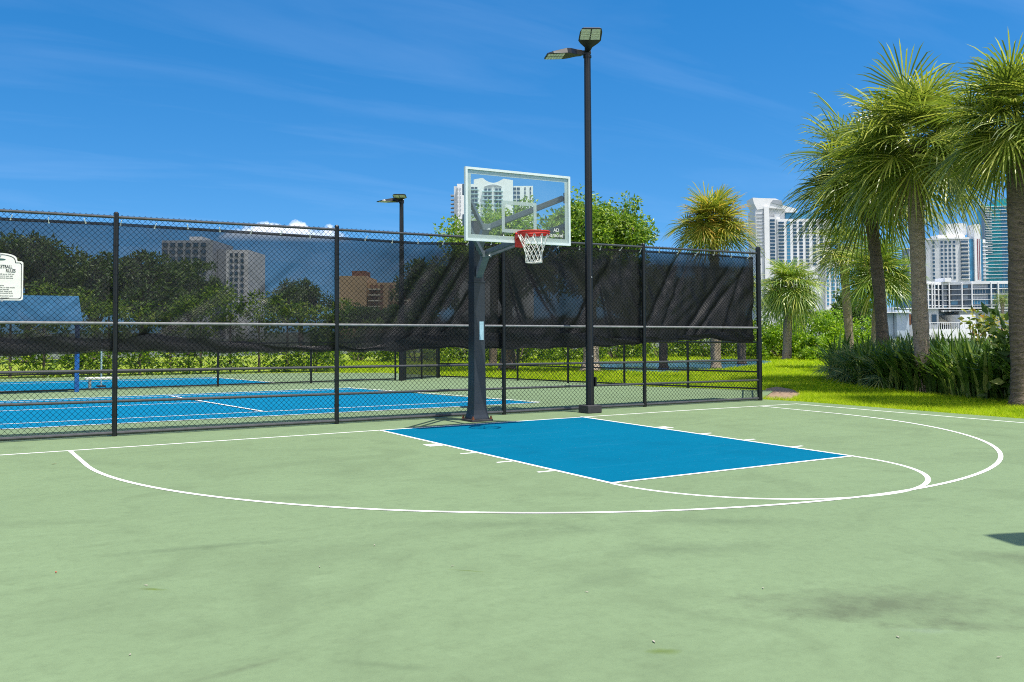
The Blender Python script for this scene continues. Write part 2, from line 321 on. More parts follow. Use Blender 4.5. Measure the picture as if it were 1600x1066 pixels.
def screen_mat(name, dens, col=(0.011, 0.0115, 0.013)):
    """open-weave black netting: part see-through, part dark cloth with a sheen"""
    m, nt, out = new_mat(name)
    t = nt.nodes.new('ShaderNodeBsdfTransparent')
    p = nt.nodes.new('ShaderNodeBsdfPrincipled'); p.inputs['Base Color'].default_value = (*col, 1)
    p.inputs['Roughness'].default_value = 0.5; p.inputs['Specular IOR Level'].default_value = 0.5
    tc_ = nt.nodes.new('ShaderNodeTexCoord')
    a = noise(nt, 0.8, 5, 0.6, tc_.outputs['Object'], 0.4)
    mr = nt.nodes.new('ShaderNodeMapRange'); lk(nt, a, mr.inputs[0]); mr.inputs[1].default_value = 0.3; mr.inputs[2].default_value = 0.7
    mr.inputs[3].default_value = dens-0.06; mr.inputs[4].default_value = dens+0.06
    at = nt.nodes.new('ShaderNodeAttribute'); at.attribute_name = 'weave'
    ad = nt.nodes.new('ShaderNodeMath'); ad.operation = 'ADD'; ad.use_clamp = True; lk(nt, mr.outputs[0], ad.inputs[0]); lk(nt, at.outputs['Fac'], ad.inputs[1])
    mx = nt.nodes.new('ShaderNodeMixShader'); lk(nt, ad.outputs[0], mx.inputs[0])
    lk(nt, t.outputs[0], mx.inputs[1]); lk(nt, p.outputs[0], mx.inputs[2]); lk(nt, mx.outputs[0], out.inputs[0])
    return m
M['screen'] = screen_mat('windscreen_weave', 0.66)
M['hem'] = screen_mat('windscreen_hem', 0.93, (0.008, 0.0085, 0.010))
M['farmesh'] = screen_mat('distant_mesh', 0.55, (0.02, 0.02, 0.022))

# ------------------------------------------------------------------ mesh builder
class MB:
    def __init__(s): s.v = []; s.f = []; s.sm = False
    def add(s, vs, fs):
        o = len(s.v); s.v += [tuple(v) for v in vs]; s.f += [tuple(i+o for i in f) for f in fs]; return s
    def box(s, c, d, rz=0.0, taper=1.0):
        hx, hy, hz = d[0]/2, d[1]/2, d[2]/2; ca, sa = math.cos(rz), math.sin(rz); vs = []
        for z, k in ((-hz, 1.0), (hz, taper)):
            for x, y in ((-hx, -hy), (hx, -hy), (hx, hy), (-hx, hy)):
                x *= k; y *= k
                vs.append((c[0]+x*ca-y*sa, c[1]+x*sa+y*ca, c[2]+z))
        return s.add(vs, [(3, 2, 1, 0), (4, 5, 6, 7), (0, 1, 5, 4), (1, 2, 6, 5), (2, 3, 7, 6), (3, 0, 4, 7)])
    def bar(s, a, b, w, h, up=(0, 0, 1)):
        a = Vector(a); b = Vector(b); d = (b-a).normalized(); u = Vector(up)
        sd = d.cross(u).normalized(); u = sd.cross(d)
        vs = []
        for p in (a, b):
            for x, y in ((-1, -1), (1, -1), (1, 1), (-1, 1)): vs.append(p+sd*(x*w/2)+u*(y*h/2))
        return s.add(vs, [(3, 2, 1, 0), (4, 5, 6, 7), (0, 1, 5, 4), (1, 2, 6, 5), (2, 3, 7, 6), (3, 0, 4, 7)])
    def tube(s, pts, r, n=8, cap=True):
        pts = [Vector(p) for p in pts]; rs = r if isinstance(r, (list, tuple)) else [r]*len(pts)
        o = len(s.v); prev = None
        for i, p in enumerate(pts):
            d = (pts[min(i+1, len(pts)-1)]-pts[max(i-1, 0)]).normalized()
            if prev is None:
                t = Vector((1, 0, 0)) if abs(d.x) < 0.8 else Vector((0, 1, 0))
                a = (t-d*t.dot(d)).normalized()
            else: a = (prev-d*prev.dot(d)).normalized()
            prev = a; b = d.cross(a)
            for k in range(n):
                th = 2*PI*k/n; s.v.append(tuple(p+(a*math.cos(th)+b*math.sin(th))*rs[i]))
        for i in range(len(pts)-1):
            for k in range(n):
                s.f.append((o+i*n+k, o+i*n+(k+1) % n, o+(i+1)*n+(k+1) % n, o+(i+1)*n+k))
        if cap:
            s.f.append(tuple(o+k for k in reversed(range(n)))); e = o+(len(pts)-1)*n; s.f.append(tuple(e+k for k in range(n)))
        return s
    def prism(s, poly, a, b, axes):
        """extrude a 2-D polygon from a to b; axes(p, q, t) -> 3-D point"""
        n = len(poly); vs = [axes(p[0], p[1], a) for p in poly]+[axes(p[0], p[1], b) for p in poly]
        fs = [tuple(reversed(range(n))), tuple(range(n, 2*n))]+[(i, (i+1) % n, n+(i+1) % n, n+i) for i in range(n)]
        return s.add(vs, fs)
    def quad(s, a, b, c, d): return s.add([a, b, c, d], [(0, 1, 2, 3)])
    def mesh(s, name):
        me = bpy.data.meshes.new(name); me.from_pydata(s.v, [], s.f); me.update()
        return me
def recalc(me):
    import bmesh
    b = bmesh.new(); b.from_mesh(me); bmesh.ops.recalc_face_normals(b, faces=b.faces); b.to_mesh(me); b.free()
def obj(name, mb, mat, parent=None, smooth=False, loc=None, bevel=0.0, fix=True):
    me = mb if isinstance(mb, bpy.types.Mesh) else mb.mesh(name)
    if fix and not isinstance(mb, bpy.types.Mesh) and len(me.polygons) < 20000: recalc(me)
    if mat is not None and not me.materials: me.materials.append(M[mat] if isinstance(mat, str) else mat)
    o = bpy.data.objects.new(name, me); C.objects.link(o)
    if parent: o.parent = parent
    if loc is not None: o.location = loc
    if smooth: me.polygons.foreach_set('use_smooth', [True]*len(me.polygons))
    if bevel:
        md = o.modifiers.new('bevel', 'BEVEL'); md.width = bevel; md.segments = 2; md.limit_method = 'ANGLE'
    return o
def tag(o, label=None, cat=None, group=None, kind=None):
    if label: o['label'] = label
    if cat: o['category'] = cat
    if group: o['group'] = group
    if kind: o['kind'] = kind
    return o
def thing(name, label, cat, loc=(0, 0, 0), rz=0.0, group=None):
    o = bpy.data.objects.new(name, None); C.objects.link(o); o.empty_display_size = 0.2
    o.location = loc; o.rotation_euler = (0, 0, rz)
    return tag(o, label, cat, group)
def struct(name, mb, mat, loc=None): return tag(obj(name, mb, mat, loc=loc), kind='structure')
def np_mesh(name, V, Fq):
    me = bpy.data.meshes.new(name); V = np.asarray(V, dtype=np.float32); Fq = np.asarray(Fq, dtype=np.int32); k = Fq.shape[1]
    me.vertices.add(len(V)); me.vertices.foreach_set('co', V.ravel())
    me.loops.add(Fq.size); me.loops.foreach_set('vertex_index', Fq.ravel())
    me.polygons.add(len(Fq)); me.polygons.foreach_set('loop_start', np.arange(0, Fq.size, k, dtype=np.int32))
    me.update(calc_edges=True); me.validate(); return me
def poly_sheet(pts, z):
    m = MB(); m.add([(x, y, z) for x, y in pts], [tuple(range(len(pts)))]); return m
def text_mesh(body, size, align='CENTER', depth=0.0, bold=0.0):
    cu = bpy.data.curves.new('lettering', 'FONT'); cu.body = body; cu.size = size; cu.align_x = align; cu.extrude = depth; cu.offset = bold
    o = bpy.data.objects.new('lettering', cu); C.objects.link(o)
    bpy.context.view_layer.update()
    dg = bpy.context.evaluated_depsgraph_get(); me = bpy.data.meshes.new_from_object(o.evaluated_get(dg))
    bpy.data.objects.remove(o); return me

# ------------------------------------------------------------------ ground
def FY(x): return 1.24-0.036*x
S = 4000
struct('terrain', poly_sheet([(-S, -S), (S, -S), (S, S), (-S, S)], -0.60), 'scrub')
LAWN = [(-60, -60), (60, -60), (44, 4), (44, 24), (38, 36), (20, 46), (-60, 46)]
struct('lawn', poly_sheet(LAWN, -0.030), 'lawn')
# court slab: basketball half and the tennis courts beyond the fence
edge = [(7.55, -40), (7.6, -4.1), (7.52, 0.3), (7.3, 1.2), (9.6, 3.0), (8.3, 5.9), (7.9, 8.5), (7.4, 10.6), (6.7, 13.2), (5.9, 17.6), (3.4, 19.4), (0, 20.6), (-6, 21.2), (-40, 21.6), (-40, -40)]
slab = MB(); n_ = len(edge)
slab.add([(x, y, 0.0) for x, y in edge]+[(x, y, -0.06) for x, y in edge], [tuple(reversed(range(n_)))]+[(i, (i+1) % n_, n_+(i+1) % n_, n_+i) for i in range(n_)])
struct('court', slab, 'court')
KEY = [(-1.77, 0.05), (1.91, 0.12), (1.66, -5.58), (-1.81, -5.58)]
struct('key_paint', poly_sheet(list(reversed(KEY)), 0.0012), 'blue')
def strip(m, pts, w, z):
    """a painted line of width w along pts"""
    L = len(pts); P = [Vector((p[0], p[1])) for p in pts]; vs = []
    for i, p in enumerate(P):
        d = (P[min(i+1, L-1)]-P[max(i-1, 0)]).normalized(); n = Vector((-d.y, d.x))*(w/2)
        vs += [(p.x+n.x, p.y+n.y, z), (p.x-n.x, p.y-n.y, z)]
    m.add(vs, [(2*i, 2*i+1, 2*i+3, 2*i+2) for i in range(L-1)])
W5 = 0.05
ln = MB(); A, B_, C_, D_ = KEY
strip(ln, [(-14, 0.02), (-6, 0.01), (0, 0.06), (4, 0.06), (7.0, -0.05)], W5, 0.0022)
struct('baseline_marking', ln, 'line')
ln = MB(); strip(ln, [(6.96, -0.09), (6.95, -4.5), (6.93, -40)], W5, 0.0014); struct('sideline_marking', ln, 'line')
ln = MB()
for a, b in ((A, D_), (B_, C_)): strip(ln, [a, b], W5, 0.0032)
struct('lane_marking', ln, 'line')
ln = MB(); strip(ln, [(D_[0]-0.02, D_[1]), (C_[0]+0.02, C_[1])], W5, 0.0042); struct('free_throw_marking', ln, 'line')
ln = MB(); cx = (C_[0]+D_[0])/2; rr = (C_[0]-D_[0])/2
strip(ln, [(cx+rr*math.cos(t), C_[1]+1.03*rr*math.sin(t)) for t in np.linspace(-PI, 0, 60)], W5, 0.0012); struct('free_throw_circle_marking', ln, 'line')
ln = MB(); RC = 1.43; R3 = 5.914
strip(ln, [(-5.93, -0.02)]+[(R3*math.cos(t), -RC+R3*math.sin(t)) for t in np.linspace(-PI, 0, 120)]+[(5.98, -0.02)], W5, 0.0034); struct('three_point_marking', ln, 'line')
ln = MB()
for side, a, b in ((-1, A, D_), (1, B_, C_)):
    for y, wd in ((-1.98, 0.22), (-2.92, W5), (-3.78, W5), (-4.62, W5)):
        t = (a[1]-y)/(a[1]-b[1]); x = a[0]+(b[0]-a[0])*t
        x0, x1 = (x-0.22, x-0.026) if side < 0 else (x+0.026, x+0.22)
        ln.add([(x0, y-wd/2, 0.0015), (x1, y-wd/2, 0.0015), (x1, y+wd/2, 0.0015), (x0, y+wd/2, 0.0015)], [(0, 1, 2, 3)])
struct('lane_block_marking', ln, 'line')
# tennis courts
struct('tennis_paint', poly_sheet([(-30, 4.2), (-6.55, 3.36), (2.98, 3.05), (1.58, 9.93), (-6.3, 10.1), (-30, 10.6)], 0.004), 'blue2')
struct('far_tennis_paint', poly_sheet([(-30, 14.3), (-6.12, 13.84), (0.87, 13.25), (0.02, 17.93), (-5.9, 18.8), (-30, 20.0)], 0.004), 'blue2')
ln = MB()
strip(ln, [(-30, 4.2), (-6.55, 3.36), (3.0, 3.05)], 0.05, 0.008); strip(ln, [(-30, 5.0), (-6.52, 4.24), (2.72, 4.05)], 0.05, 0.008)
strip(ln, [(-30, 7.6), (-6.4, 7.1), (-2.62, 7.2)], 0.05, 0.008); strip(ln, [(-30, 9.8), (-6.3, 9.6), (1.65, 9.45)], 0.05, 0.008)
strip(ln, [(-30, 10.6), (-6.3, 10.1), (1.58, 9.95)], 0.05, 0.012)
struct('tennis_long_marking', ln, 'line')
ln = MB(); strip(ln, [(3.0, 3.05), (2.47, 6.06), (1.58, 9.95)], 0.06, 0.016); strip(ln, [(-2.32, 4.18), (-2.9, 9.5)], 0.06, 0.016)
struct('tennis_cross_marking', ln, 'line')
ln = MB(); strip(ln, [(-30, 14.3), (-6.12, 13.84), (0.87, 13.25)], 0.06, 0.008); strip(ln, [(-6, 17.6), (0.1, 17.2)], 0.06, 0.008); struct('far_tennis_long_marking', ln, 'line')
ln = MB(); strip(ln, [(0.87, 13.25), (0.02, 17.93)], 0.06, 0.012); struct('far_tennis_cross_marking', ln, 'line')
# water, planting soil, bare dirt
w0 = [spot(u, D)[:2] for u, D in ((940, 34.0), (1000, 32.0), (1060, 32.0), (1125, 34.0), (1190, 39), (1210, 43), (1150, 47), (1000, 44), (930, 44))]
struct('canal_water', poly_sheet(list(reversed(w0)), -0.022), 'water')
bed = [(15.8, 6.6), (13.6, 4.2), (12.3, 2.1), (11.6, 0.5), (11.1, -1.0), (10.6, -2.6), (10.3, -4.5), (10.2, -8), (16, -9), (19, -2), (18.5, 5)]
struct('planting_soil', poly_sheet(list(reversed(bed)), -0.018), 'mulch')
dirtpoly = [gpt(u, v) for u, v in ((1193, 624), (1193, 609), (1212, 606), (1236, 610), (1250, 618), (1232, 626))]
struct('bare_dirt', poly_sheet(list(reversed(dirtpoly)), -0.020), 'dirt')

# ------------------------------------------------------------------ grass blades
rng = np.random.default_rng(7)
def inside(P, poly):
    x, y = P[:, 0], P[:, 1]; r = np.zeros(len(P), bool); n = len(poly)
    for i in range(n):
        x0, y0 = poly[i]; x1, y1 = poly[(i+1) % n]
        c = ((y0 > y) != (y1 > y)); r ^= c & (x < (x1-x0)*(y-y0)/((y1-y0)+1e-12)+x0)
    return r
def blades(n, box, keep, h, w, patches=0.0):
    P = np.stack([rng.uniform(box[0], box[1], n), rng.uniform(box[2], box[3], n)], 1); P = P[keep(P)]
    n = len(P); a = rng.uniform(0, 2*PI, n); H = h*rng.uniform(0.5, 1.25, n); b = rng.uniform(0.4, 1.7, n)*H; t = rng.uniform(0, 2*PI, n)
    V = np.zeros((n, 3, 3)); ww = w*rng.uniform(0.6, 1.3, n)/2
    V[:, 0] = np.stack([P[:, 0]-np.cos(a)*ww, P[:, 1]-np.sin(a)*ww, np.full(n, -0.03)], 1)
    V[:, 1] = np.stack([P[:, 0]+np.cos(a)*ww, P[:, 1]+np.sin(a)*ww, np.full(n, -0.03)], 1)
    V[:, 2] = np.stack([P[:, 0]+np.cos(t)*b, P[:, 1]+np.sin(t)*b, H-0.03], 1)
    return V.reshape(-1, 3)
nob = lambda P: ~inside(P, bed) & ~inside(P+np.array([rng.normal(0.035, 0.03), 0.0]) if False else P+np.stack([np.abs(rng.normal(0, 0.035, len(P))), np.zeros(len(P))], 1), edge) & ~inside(P, w0) & ~inside(P, dirtpoly)
near = blades(62000, (7.45, 12.2, -6, 4), nob, 0.085, 0.012)
mid = blades(60000, (7.5, 20, 2, 16), nob, 0.10, 0.022)
far = blades(50000, (5, 36, 10, 30), nob, 0.13, 0.05)
# a ragged fringe that leans over the slab edge
V = np.concatenate([near, mid, far]); me = np_mesh('grass', V, np.arange(len(V)).reshape(-1, 3))
tag(obj('grass', me, 'grass'), 'bright green lawn grass growing beside the courts', 'grass', kind='stuff')

# ------------------------------------------------------------------ chain link fence
def zigzag(x0, x1, z0, z1, pitch, r, yf, per=None, sides=3):
    """interlinked zigzag wires filling x0..x1, z0..z1"""
    h = pitch/2; nc = int((x1-x0)/h); nr = int((z1-z0)/h); ang = np.arange(sides)*2*PI/sides
    k = np.arange(0, nc, 1)
    j = np.arange(nr+1)
    X = x0+(k[:, None]//2*2+((j[None, :]+k[:, None]) % 2)*1.0)*h + (k[:, None] % 2)*0
    X = x0+h*(2*(np.arange(nc//2))[:, None]+(j[None, :] % 2)); K1 = X
    X2 = x0+h*(2*(np.arange(nc//2))[:, None]+2-(j[None, :] % 2))
    X = np.concatenate([K1, X2]); Z = np.broadcast_to(z0+j*h, X.shape)
    Yo = np.broadcast_to(np.where(j % 2 == 0, 0.004, -0.004), X.shape).copy(); Yo[len(K1):] *= -1
    nw, nj = X.shape
    V = np.zeros((nw, nj, sides, 3)); V[..., 0] = X[..., None]+r*np.cos(ang); V[..., 1] = Yo[..., None]+r*np.sin(ang)*1.0; V[..., 2] = Z[..., None]
    idx = np.arange(nw*nj*sides).reshape(nw, nj, sides)
    a = idx[:, :-1]; b = idx[:, 1:]; Fq = np.stack([a, np.roll(a, -1, 2), np.roll(b, -1, 2), b], -1).reshape(-1, 4)
    return V.reshape(-1, 3), Fq
POSTX = [-11.3, -8.25, -5.22, -1.97, 1.05, 4.10]
CORNER = 7.05
fence = thing('chain_link_fence', 'tall black chain link fence with round posts and five rails behind the basketball court', 'fence', (0, FY(0), 0), math.atan(-0.036))
def lf(x): return x            # along the fence
TOPZ = lambda x: 3.10-0.006*(x+5.2)
RAILS = [lambda x: 0.045, lambda x: 0.49-0.006*(x+5), lambda x: 0.92-0.008*(x+5), lambda x: 1.59-0.008*(x+5)]
Vz, Fz = zigzag(-11.3, CORNER, 0.02, 3.15, 0.078, 0.0042, 0)
k_ = (3.10-0.006*(Vz[:, 0]+5.2))/3.10; Vz[:, 2] *= k_; Vz[:, 1] += 0.048
obj('chain_link', np_mesh('chain_link', Vz, Fz), 'wire', fence)
for x in POSTX:
    m = MB(); m.tube([(x, 0, -0.02), (x, 0, TOPZ(x)+0.05)], 0.036, 12); m.tube([(x, 0, TOPZ(x)+0.05), (x, 0, TOPZ(x)+0.075)], [0.04, 0.02], 12)
    for z in (0.3, 0.7, 1.2, 1.9, 2.3, 2.7): m.tube([(x, 0, z-0.012), (x, 0, z+0.012)], 0.041, 12)
    obj('fence_post', m, 'black', fence)
m = MB(); m.tube([(CORNER, 0, -0.02), (CORNER, 0, 3.10)], 0.05, 14); m.tube([(CORNER, 0, 3.10), (CORNER, 0, 3.15), (CORNER, 0, 3.17)], [0.055, 0.05, 0.01], 14)
for z in np.linspace(0.2, 2.8, 10): m.tube([(CORNER, 0, z-0.015), (CORNER, 0, z+0.015)], 0.056, 14)
obj('corner_post', m, 'black', fence)
ends = POSTX+[CORNER]
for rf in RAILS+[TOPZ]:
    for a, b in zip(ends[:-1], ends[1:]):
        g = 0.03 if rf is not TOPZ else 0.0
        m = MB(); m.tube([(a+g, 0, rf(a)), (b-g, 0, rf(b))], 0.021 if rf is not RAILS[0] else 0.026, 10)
        obj('fence_rail', m, 'rail_grey' if rf is RAILS[3] else 'rail_dark', fence)

# ------------------------------------------------------------------ windscreen hung on the fence
scr_b = [(-11.5, 1.16), (-6.5, 1.15), (-5.2, 1.19), (-4.4, 1.17), (-3.7, 1.15), (-2.05, 1.14), (-0.9, 1.13), (0.0, 1.18), (0.6, 1.14), (2.5, 1.14), (3.6, 1.16), (4.3, 1.22), (5.2, 1.25), (5.9, 1.28), (6.5, 1.19), (6.98, 1.20)]
scr_t = [(-11.5, 3.00), (-5.2, 3.005), (-2.0, 2.955), (-0.5, 2.93), (0.4, 2.96), (4.1, 2.97), (5.8, 2.96), (6.98, 2.93)]
xb, zb = zip(*scr_b); xt, zt = zip(*scr_t)
NX, NZ = 560, 60
gx = np.linspace(-11.3, 6.98, NX); X, T = np.meshgrid(gx, np.linspace(0, 1, NZ), indexing='ij')
ZB = np.interp(gx, xb, zb)[:, None]+0.012*np.sin(gx*9)[:, None]; ZT = np.interp(gx, xt, zt)[:, None]+0.008*np.sin(gx*4.1)[:, None]
Z = ZB+(ZT-ZB)*T
def crease(x0, z0, ang, w, amp):
    """a soft diagonal pull line"""
    d = (X-x0)*math.sin(ang)-(Z-z0)*math.cos(ang); s = (X-x0)*math.cos(ang)+(Z-z0)*math.sin(ang)
    return amp*np.exp(-(d/w)**2)*np.exp(-((s-0.5)/0.9)**2)
Y = 0.018*np.sin(X*1.9+Z*1.3)+0.014*np.sin(X*4.3-Z*3.1+1)+0.006*np.sin(X*11+Z*7)
for x0, z0, an, w_, am in ((-0.9, 1.7, 1.0, 0.09, 0.07), (-0.45, 1.7, 1.0, 0.07, 0.06), (-0.1, 1.8, 1.02, 0.06, 0.05), (0.1, 1.6, 0.95, 0.05, 0.05), (1.5, 1.6, 1.9, 0.05, 0.05), (2.1, 1.8, 2.1, 0.06, 0.05), (2.6, 1.5, 1.0, 0.06, 0.05),
                           (3.4, 1.5, 1.8, 0.06, 0.05), (4.35, 1.7, 1.05, 0.06, 0.07), (4.6, 1.5, 1.1, 0.04, 0.04), (5.3, 1.5, 0.85, 0.06, 0.07), (5.5, 1.4, 0.8, 0.04, 0.05), (6.3, 1.7, 1.15, 0.05, 0.05), (-3.6, 1.6, 0.7, 0.10, 0.07), (-4.6, 1.5, 0.6, 0.09, 0.05), (-2.6, 1.5, 2.3, 0.08, 0.05), (-6.2, 1.6, 2.4, 0.09, 0.05)):
    Y = Y+crease(x0, z0, an, w_, am)
wr = np.random.default_rng(12)
for _ in range(46):
    th = wr.uniform(0.5, 2.4); kx = wr.uniform(9, 34); ph = wr.uniform(0, 6.28); cx_ = wr.uniform(-8, 7); cz_ = wr.uniform(1.2, 2.7); sx_ = wr.uniform(0.3, 0.9); sz_ = wr.uniform(0.2, 0.6)
    Y = Y+wr.uniform(0.15, 0.30)/kx*np.sin(kx*((X-cx_)*math.sin(th)-(Z-cz_)*math.cos(th))+ph)*np.exp(-((X-cx_)/sx_)**2-((Z-cz_)/sz_)**2)
Y += 0.05*np.exp(-((Z-1.52)/0.1)**2)*0+0.05*np.clip(1.55-Z, 0, 1)*np.sin(X*2.3)
Y = 0.090+np.clip(Y, -0.03, 0.2)
idx = np.arange(NX*NZ).reshape(NX, NZ)
Fq = np.stack([idx[:-1, :-1], idx[1:, :-1], idx[1:, 1:], idx[:-1, 1:]], -1).reshape(-1, 4)
slope = np.hypot(np.gradient(Y, axis=0)/np.gradient(X, axis=0), np.gradient(Y, axis=1)/np.gradient(Z, axis=1))
me = np_mesh('windscreen', np.stack([X, Y, Z], -1).reshape(-1, 3), Fq)
wv = np.interp(X, [-11, -2.2, -0.6, 0.3, 3.9, 4.2, 4.9, 7], [0.03, 0.03, 0.16, 0.30, 0.30, 0.27, 0.30, 0.32])*np.clip((3.05-Z)/0.35, 0.25, 1)+0.22*np.clip((1.75-Z)/0.35, 0, 1)+0.22*np.clip(slope-0.15, 0, 1)
at = me.attributes.new('weave', 'FLOAT', 'POINT'); at.data.foreach_set('value', wv.ravel().astype(np.float32))
scr = thing('windscreen', 'long black see-through mesh windscreen with creases hung along the tall fence', 'windscreen', (0, FY(0), 0), math.atan(-0.036))
obj('netting', me, 'screen', scr, smooth=True)
m = MB()   # stitched top hem
gx2 = np.linspace(-11.3, 6.98, 240); zt2 = np.interp(gx2, xt, zt)
vs = []
for x, z in zip(gx2, zt2): vs += [(x, 0.068, z+0.022), (x, 0.068, z-0.022)]
m.add(vs, [(2*i, 2*i+1, 2*i+3, 2*i+2) for i in range(len(gx2)-1)]); obj('top_hem', m, 'hem', scr, fix=False)
tie = None
for i, x in enumerate(np.arange(-7.0, 6.95, 0.46)):
    if tie is None:
        m = MB(); m.tube([(0, -0.075, 0.05), (0, -0.05, 0.0), (0, 0.01, -0.01)], 0.006, 5); m.box((0.004, -0.02, -0.012), (0.02, 0.012, 0.02)); tie = obj('cable_tie', m, 'sign', scr); q = tie
    else: q = obj('cable_tie', tie.data, None, scr)
    q.location = (x, 0.06, float(np.interp(x, xt, zt))+0.012*math.sin(i*2.3)); q.rotation_euler = (0, 0.4*math.sin(i*1.7), 0)
m = MB(); vs = []   # lower hem, folded over and sagging
gx3 = np.linspace(-11.3, 6.98, 400)
hx = [-11, -6.6, -5.4, -4.9, -4.2, -3.3, -2.3, -1.9, -1.2, -0.5, 0.2, 1.0, 2.6, 3.3, 4.0, 4.8, 5.3, 5.9, 6.4, 6.98]
hz = [0.22, 0.24, 0.16, 0.20, 0.20, 0.10, 0.06, 0.05, 0.07, 0.24, 0.28, 0.26, 0.24, 0.16, 0.08, 0.05, 0.05, 0.14, 0.17, 0.14]
for x in gx3:
    b = np.interp(x, xb, zb)+0.012*math.sin(x*9)+0.03; t = b+np.interp(x, hx, hz)+0.02*math.sin(x*5.1)
    for q in range(5):
        f = q/4; vs.append((x, 0.066+0.02*math.sin(x*6+f*3)*f-0.02*f*(1-f), b+(t-b)*f))
m.add(vs, [(5*i+q, 5*i+q+1, 5*i+q+6, 5*i+q+5) for i in range(len(gx3)-1) for q in range(4)]); obj('folded_hem', m, 'hem', scr, fix=False, smooth=True)

# ------------------------------------------------------------------ rules sign hung on the fence
sign = thing('rules_sign', 'white basketball court rules sign with arched top fixed to the fence', 'sign', (-6.66, FY(-6.66)-0.05, 1.90), math.atan(-0.036))
def sign_outline(w, h, ins=0.0):
    hw = w/2-ins; pts = [(-hw+0.03, ins), (hw-0.03, ins), (hw-0.008, ins+0.009), (hw, ins+0.03), (hw, h-ins-0.02), (hw-0.02, h-ins), (hw-0.07, h-ins)]
    for t in np.linspace(0.02, PI-0.02, 18): pts.append(((hw-0.075)*math.cos(t), h-ins+0.02+0.085*math.sin(t)**0.8))
    pts += [(-hw+0.07, h-ins), (-hw+0.02, h-ins), (-hw, h-ins-0.02), (-hw, ins+0.03), (-hw+0.008, ins+0.009)]
    return pts
ax = lambda p, q, t: (p, t, q)
m = MB(); m.prism(sign_outline(0.56, 0.53), 0.0, 0.006, ax); obj('panel', m, 'sign', sign)
o1, o2 = sign_outline(0.56, 0.53, 0.018), sign_outline(0.56, 0.53, 0.026); nn = len(o1)
m = MB(); m.add([(p[0], -0.002, p[1]) for p in o1]+[(p[0], -0.002, p[1]) for p in o2], [(i, (i+1) % nn, nn+(i+1) % nn, nn+i) for i in range(nn)]); obj('border', m, 'ink', sign, fix=False)
def sign_text(body, size, z, bold=False, x=0.0, align='CENTER', name='lettering', mat='ink'):
    t = text_mesh(body, size, align, 0.0, 0.0016 if bold else 0.0004); o = obj(name, t, mat, sign); o.rotation_euler = (PI/2, 0, 0); o.location = (x, -0.002, z); o.scale = (0.68 if bold else 0.9, 1.0, 1); return o
for wd, x_, z_ in (('BASKETBALL', 0.030, 0.432), ('COURT', -0.080, 0.378), ('RULES', 0.130, 0.378)): sign_text(wd, 0.062, z_, x=x_, name='title_lettering', bold=True)
for s_, z in (('Court hours every 7:00 am to 10:00 pm', 0.345), ('First come use of court is open play', 0.320), ('No food, glass or alcoholic beverages', 0.293), ('No loitering', 0.192),
              ('No roller skates, bicycles, or skate boards', 0.166), ('Court shoes are required', 0.141), ('For residents and their guests only', 0.116), ('Children must be accompanied by an', 0.091), ('adult at any time and have their cards', 0.054), ('Condominium Association', 0.026)):
    sign_text(s_, 0.0235, z)
m = MB(); m.prism([(0.07*math.cos(t), 0.548+0.014*math.sin(t)) for t in np.linspace(0, 2*PI, 16)[:-1]], -0.002, 0.0, ax); obj('emblem', m, 'signgreen', sign)
for z in (0.012, 0.622):
    m = MB(); m.tube([(0.03 if z < 0.1 else 0, -0.008, z-0.012), (0.03 if z < 0.1 else 0, 0.01, z-0.012)], 0.018, 10); obj('fixing_bolt', m, 'steel', sign)

# ------------------------------------------------------------------ basketball hoop
hoop = thing('basketball_hoop', 'slate grey square post basketball hoop with glass backboard and white net', 'basketball hoop', (0.12, 0.50, 0))
HX, HY = 0.12, 0.50
def H(x, y, z): return (x-HX, y-HY, z)
m = MB()
prof = [(0.035, 0.30), (0.06, 0.292), (0.11, 0.262), (0.18, 0.240), (0.28, 0.226), (0.5, 0.216), (0.9, 0.208), (1.34, 0.20)]
vs = []
for z, w in prof:
    h = w/2
    for x, y in ((-h, -h), (h, -h), (h, h), (-h, h)): vs.append((x, y, z))
m.add(vs, [(4*i+k, 4*i+(k+1) % 4, 4*i+4+(k+1) % 4, 4*i+4+k) for i in range(len(prof)-1) for k in range(4)]+[(3, 2, 1, 0)])
m.box((0, 0, 1.80), (0.20, 0.20, 0.92)); obj('lower_post', m, 'post', hoop, bevel=0.006)
m = MB(); m.box((-0.005, 0.0, 2.74), (0.182, 0.182, 0.98)); m.box((-0.005, 0, 3.236), (0.19, 0.19, 0.014)); obj('upper_post', m, 'post', hoop, bevel=0.006)
m = MB(); m.box((0, 0, 2.255), (0.214, 0.214, 0.03)); obj('collar', m, 'post', hoop, bevel=0.004)
m = MB(); m.box((0, 0, 0.018), (0.38, 0.38, 0.034)); obj('base_plate', m, 'concrete', hoop, bevel=0.004)
for sx in (-1, 1):
    for sy in (-1, 1):
        m = MB(); m.tube([(sx*0.165, sy*0.165, 0.03), (sx*0.165, sy*0.165, 0.085)], 0.014, 8); m.tube([(sx*0.165, sy*0.165, 0.035), (sx*0.165, sy*0.165, 0.058)], 0.026, 6); obj('anchor_bolt', m, 'rust', hoop)
m = MB(); m.box((0.03, -0.106, 1.46), (0.075, 0.006, 0.30)); obj('sticker', m, 'sticker', hoop)
BY, BZ, BH, BW = -1.02, 2.755, 1.067, 1.83
JU, JL = (0.02, 0.02, 3.10), (0.02, 0.02, 2.67)
def arm(name, pts, w, h, mat='arm'):
    m = MB()
    for a, b in zip(pts[:-1], pts[1:]): m.bar(H(*a), H(*b), w, h)
    return obj(name, m, mat, hoop, bevel=0.004)
arm('support_arm', [(0.12, 0.43, 2.80), (0.02, 0.0, 3.10)], 0.11, 0.10)
arm('support_arm', [(0.12, 0.43, 2.36), (0.02, 0.0, 2.68)], 0.11, 0.10)
